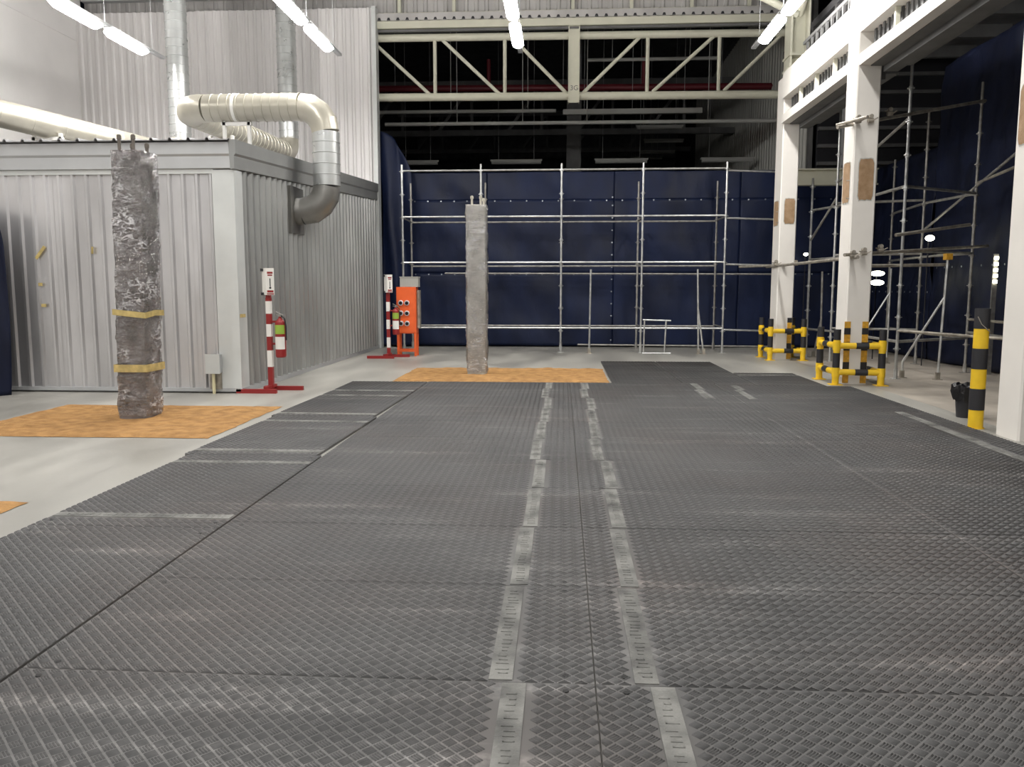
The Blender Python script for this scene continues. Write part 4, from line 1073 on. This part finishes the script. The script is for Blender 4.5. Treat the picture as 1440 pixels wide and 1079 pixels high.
# tubes clamped across the columns
tubes = [((4.12, 12.93, 3.90), (7.2, 14.90, 4.68), 'old scaffold tube clamped high across the middle column'),
         ((4.20, 13.2, 3.98), (4.44, 12.6, 3.98), 'short tube stub clamped high beside the middle column'),
         ((4.43, 18.2, 1.95), (4.45, 12.75, 1.96), 'level tube clamped along the faces of the far and middle columns'),
         ((4.30, 12.90, 2.0), (7.35, 14.80, 2.22), 'level tube clamped low across the middle column to the tower'),
         ((5.2, 13.3, 2.32), (6.6, 13.9, 2.52), 'upper short tube crossing the tower at head height'),
         ((4.6, 13.75, 1.85), (6.35, 14.0, 1.88), 'lower thin tube behind the middle column'),
         ((4.0, 18.9, 1.97), (4.6, 17.3, 1.97), 'tube end poking out left of the far column')]
for (a, b2, lb) in tubes: pipe(a, b2, 0.026, 'tube_old', lb, 'tube', 'scaffold_tube')
def coupler(x, y, z, label, m='tube_old', tilt=0.3):
    t = thing('tube_coupler', label, 'coupler', (x, y, z))
    MB().tube((x - 0.04, y, z), (x + 0.04, y, z + .01), 0.034, 10).build('jaw', m, t, True)
    MB().tube((x, y - 0.04, z + .06), (x, y + 0.04, z + .06), 0.032, 10).build('jaw', m, t, True)
    MB().tube((x + 0.03, y - 0.02, z), (x + 0.09, y - 0.05, z + tilt * 0.12), 0.010, 6).build('bolt', m, t)
    MB().tube((x - 0.03, y - 0.02, z + .03), (x - 0.09, y - 0.05, z + .03), 0.010, 6).build('bolt', m, t)
for (x, y, z, lb) in ((4.42, 12.93, 3.98, 'coupler clamped at the front corner of the middle column, upper'), (4.62, 12.98, 4.00, 'coupler beside the upper tube on the middle column front'),
                      (4.98, 13.20, 4.14, 'coupler with bolts right of the middle column, upper'), (4.42, 12.88, 1.98, 'coupler clamped at the front corner of the middle column, lower'),
                      (4.60, 12.93, 2.02, 'coupler on the lower tube across the middle column front'), (4.93, 13.16, 2.08, 'coupler right of the middle column, lower'),
                      (4.40, 17.30, 1.98, 'coupler clamped at the front corner of the far column'), (4.82, 17.385, 1.98, 'coupler at the right side of the far column')):
    coupler(x, y, z, lb)
pr3 = prop('metal_prop', (6.22, 13.75, 1.98), (6.17, 13.75, 0), (5.72, 14.05, 0), 'angled prop with an orange head right of the middle column', brace_at=0.68, foot2_up=0.27)
MB().box(6.17, 6.27, 13.69, 13.81, 1.95, 2.05).build('orange_head', 'hazard_orange', pr3)
prop('metal_prop', (6.50, 16.75, 1.88), (6.50, 16.75, 0), (5.75, 16.9, 0), 'angled prop in the dark just right of the middle column', brace_at=0.75)
prop('metal_prop', (5.60, 18.15, 1.85), (5.62, 18.1, 0), (5.50, 18.2, 0), 'forked prop between the far and middle columns', 'scaffold_dim', 0.45)

# lamps added for lights seen through the tarpaulins, on poles of their own
def stand_in(x, y, z, r, label, wide=1.0):
    t = thing('stand_in_lamp', label, 'lamp', (x, y, z))
    pr_ = [(r * wide * math.cos(a * math.pi / 8), r * math.sin(a * math.pi / 8)) for a in range(16)]
    MB().extrude(pr_, (x, y, z), (1, 0, 0), (0, 0, 1), (0, 1, 0), 0.03).build('lamp_face', 'stand_in_glow', t)
    MB().tube((x, y + 0.035, z), (x, y + 0.10, z), r * 1.15, 12, r * 0.6).build('housing', 'black', t)
    MB().tube((x, y + 0.07, 0), (x, y + 0.07, z), 0.012, 6).build('pole', 'black', t)
stand_in(6.98, 16.2, 2.44, 0.055, 'stand-in lamp added for a light seen through the right-hand tarpaulin', 1.5)
stand_in(5.98, 20.7, 2.32, 0.04, 'small stand-in lamp beside the far column for light through the tarpaulin', 1.3)
stand_in(6.6, 17.7, 1.80, 0.055, 'pale stand-in for light through the tarpaulin, right of the middle column, upper of two', 2.6)
stand_in(6.6, 17.7, 1.61, 0.055, 'pale stand-in for light through the tarpaulin, right of the middle column, lower of two', 2.6)
t = thing('stand_in_string', 'stand-in string of glowing boxes above the bollard for lights beyond the tarpaulin', 'lamp', (7.4, 14.6, 1.5))  # glowing boxes added for dots of light beyond the tarpaulin
for k in range(5): MB().box(7.38, 7.44, 14.58, 14.60, 1.58 + 0.10 * k, 1.63 + 0.10 * k).build('lamp_face', 'stand_in_glow', t)
MB().box(7.37, 7.45, 14.605, 14.63, 0.0, 2.08).build('pole', 'scaffold_dim', t)
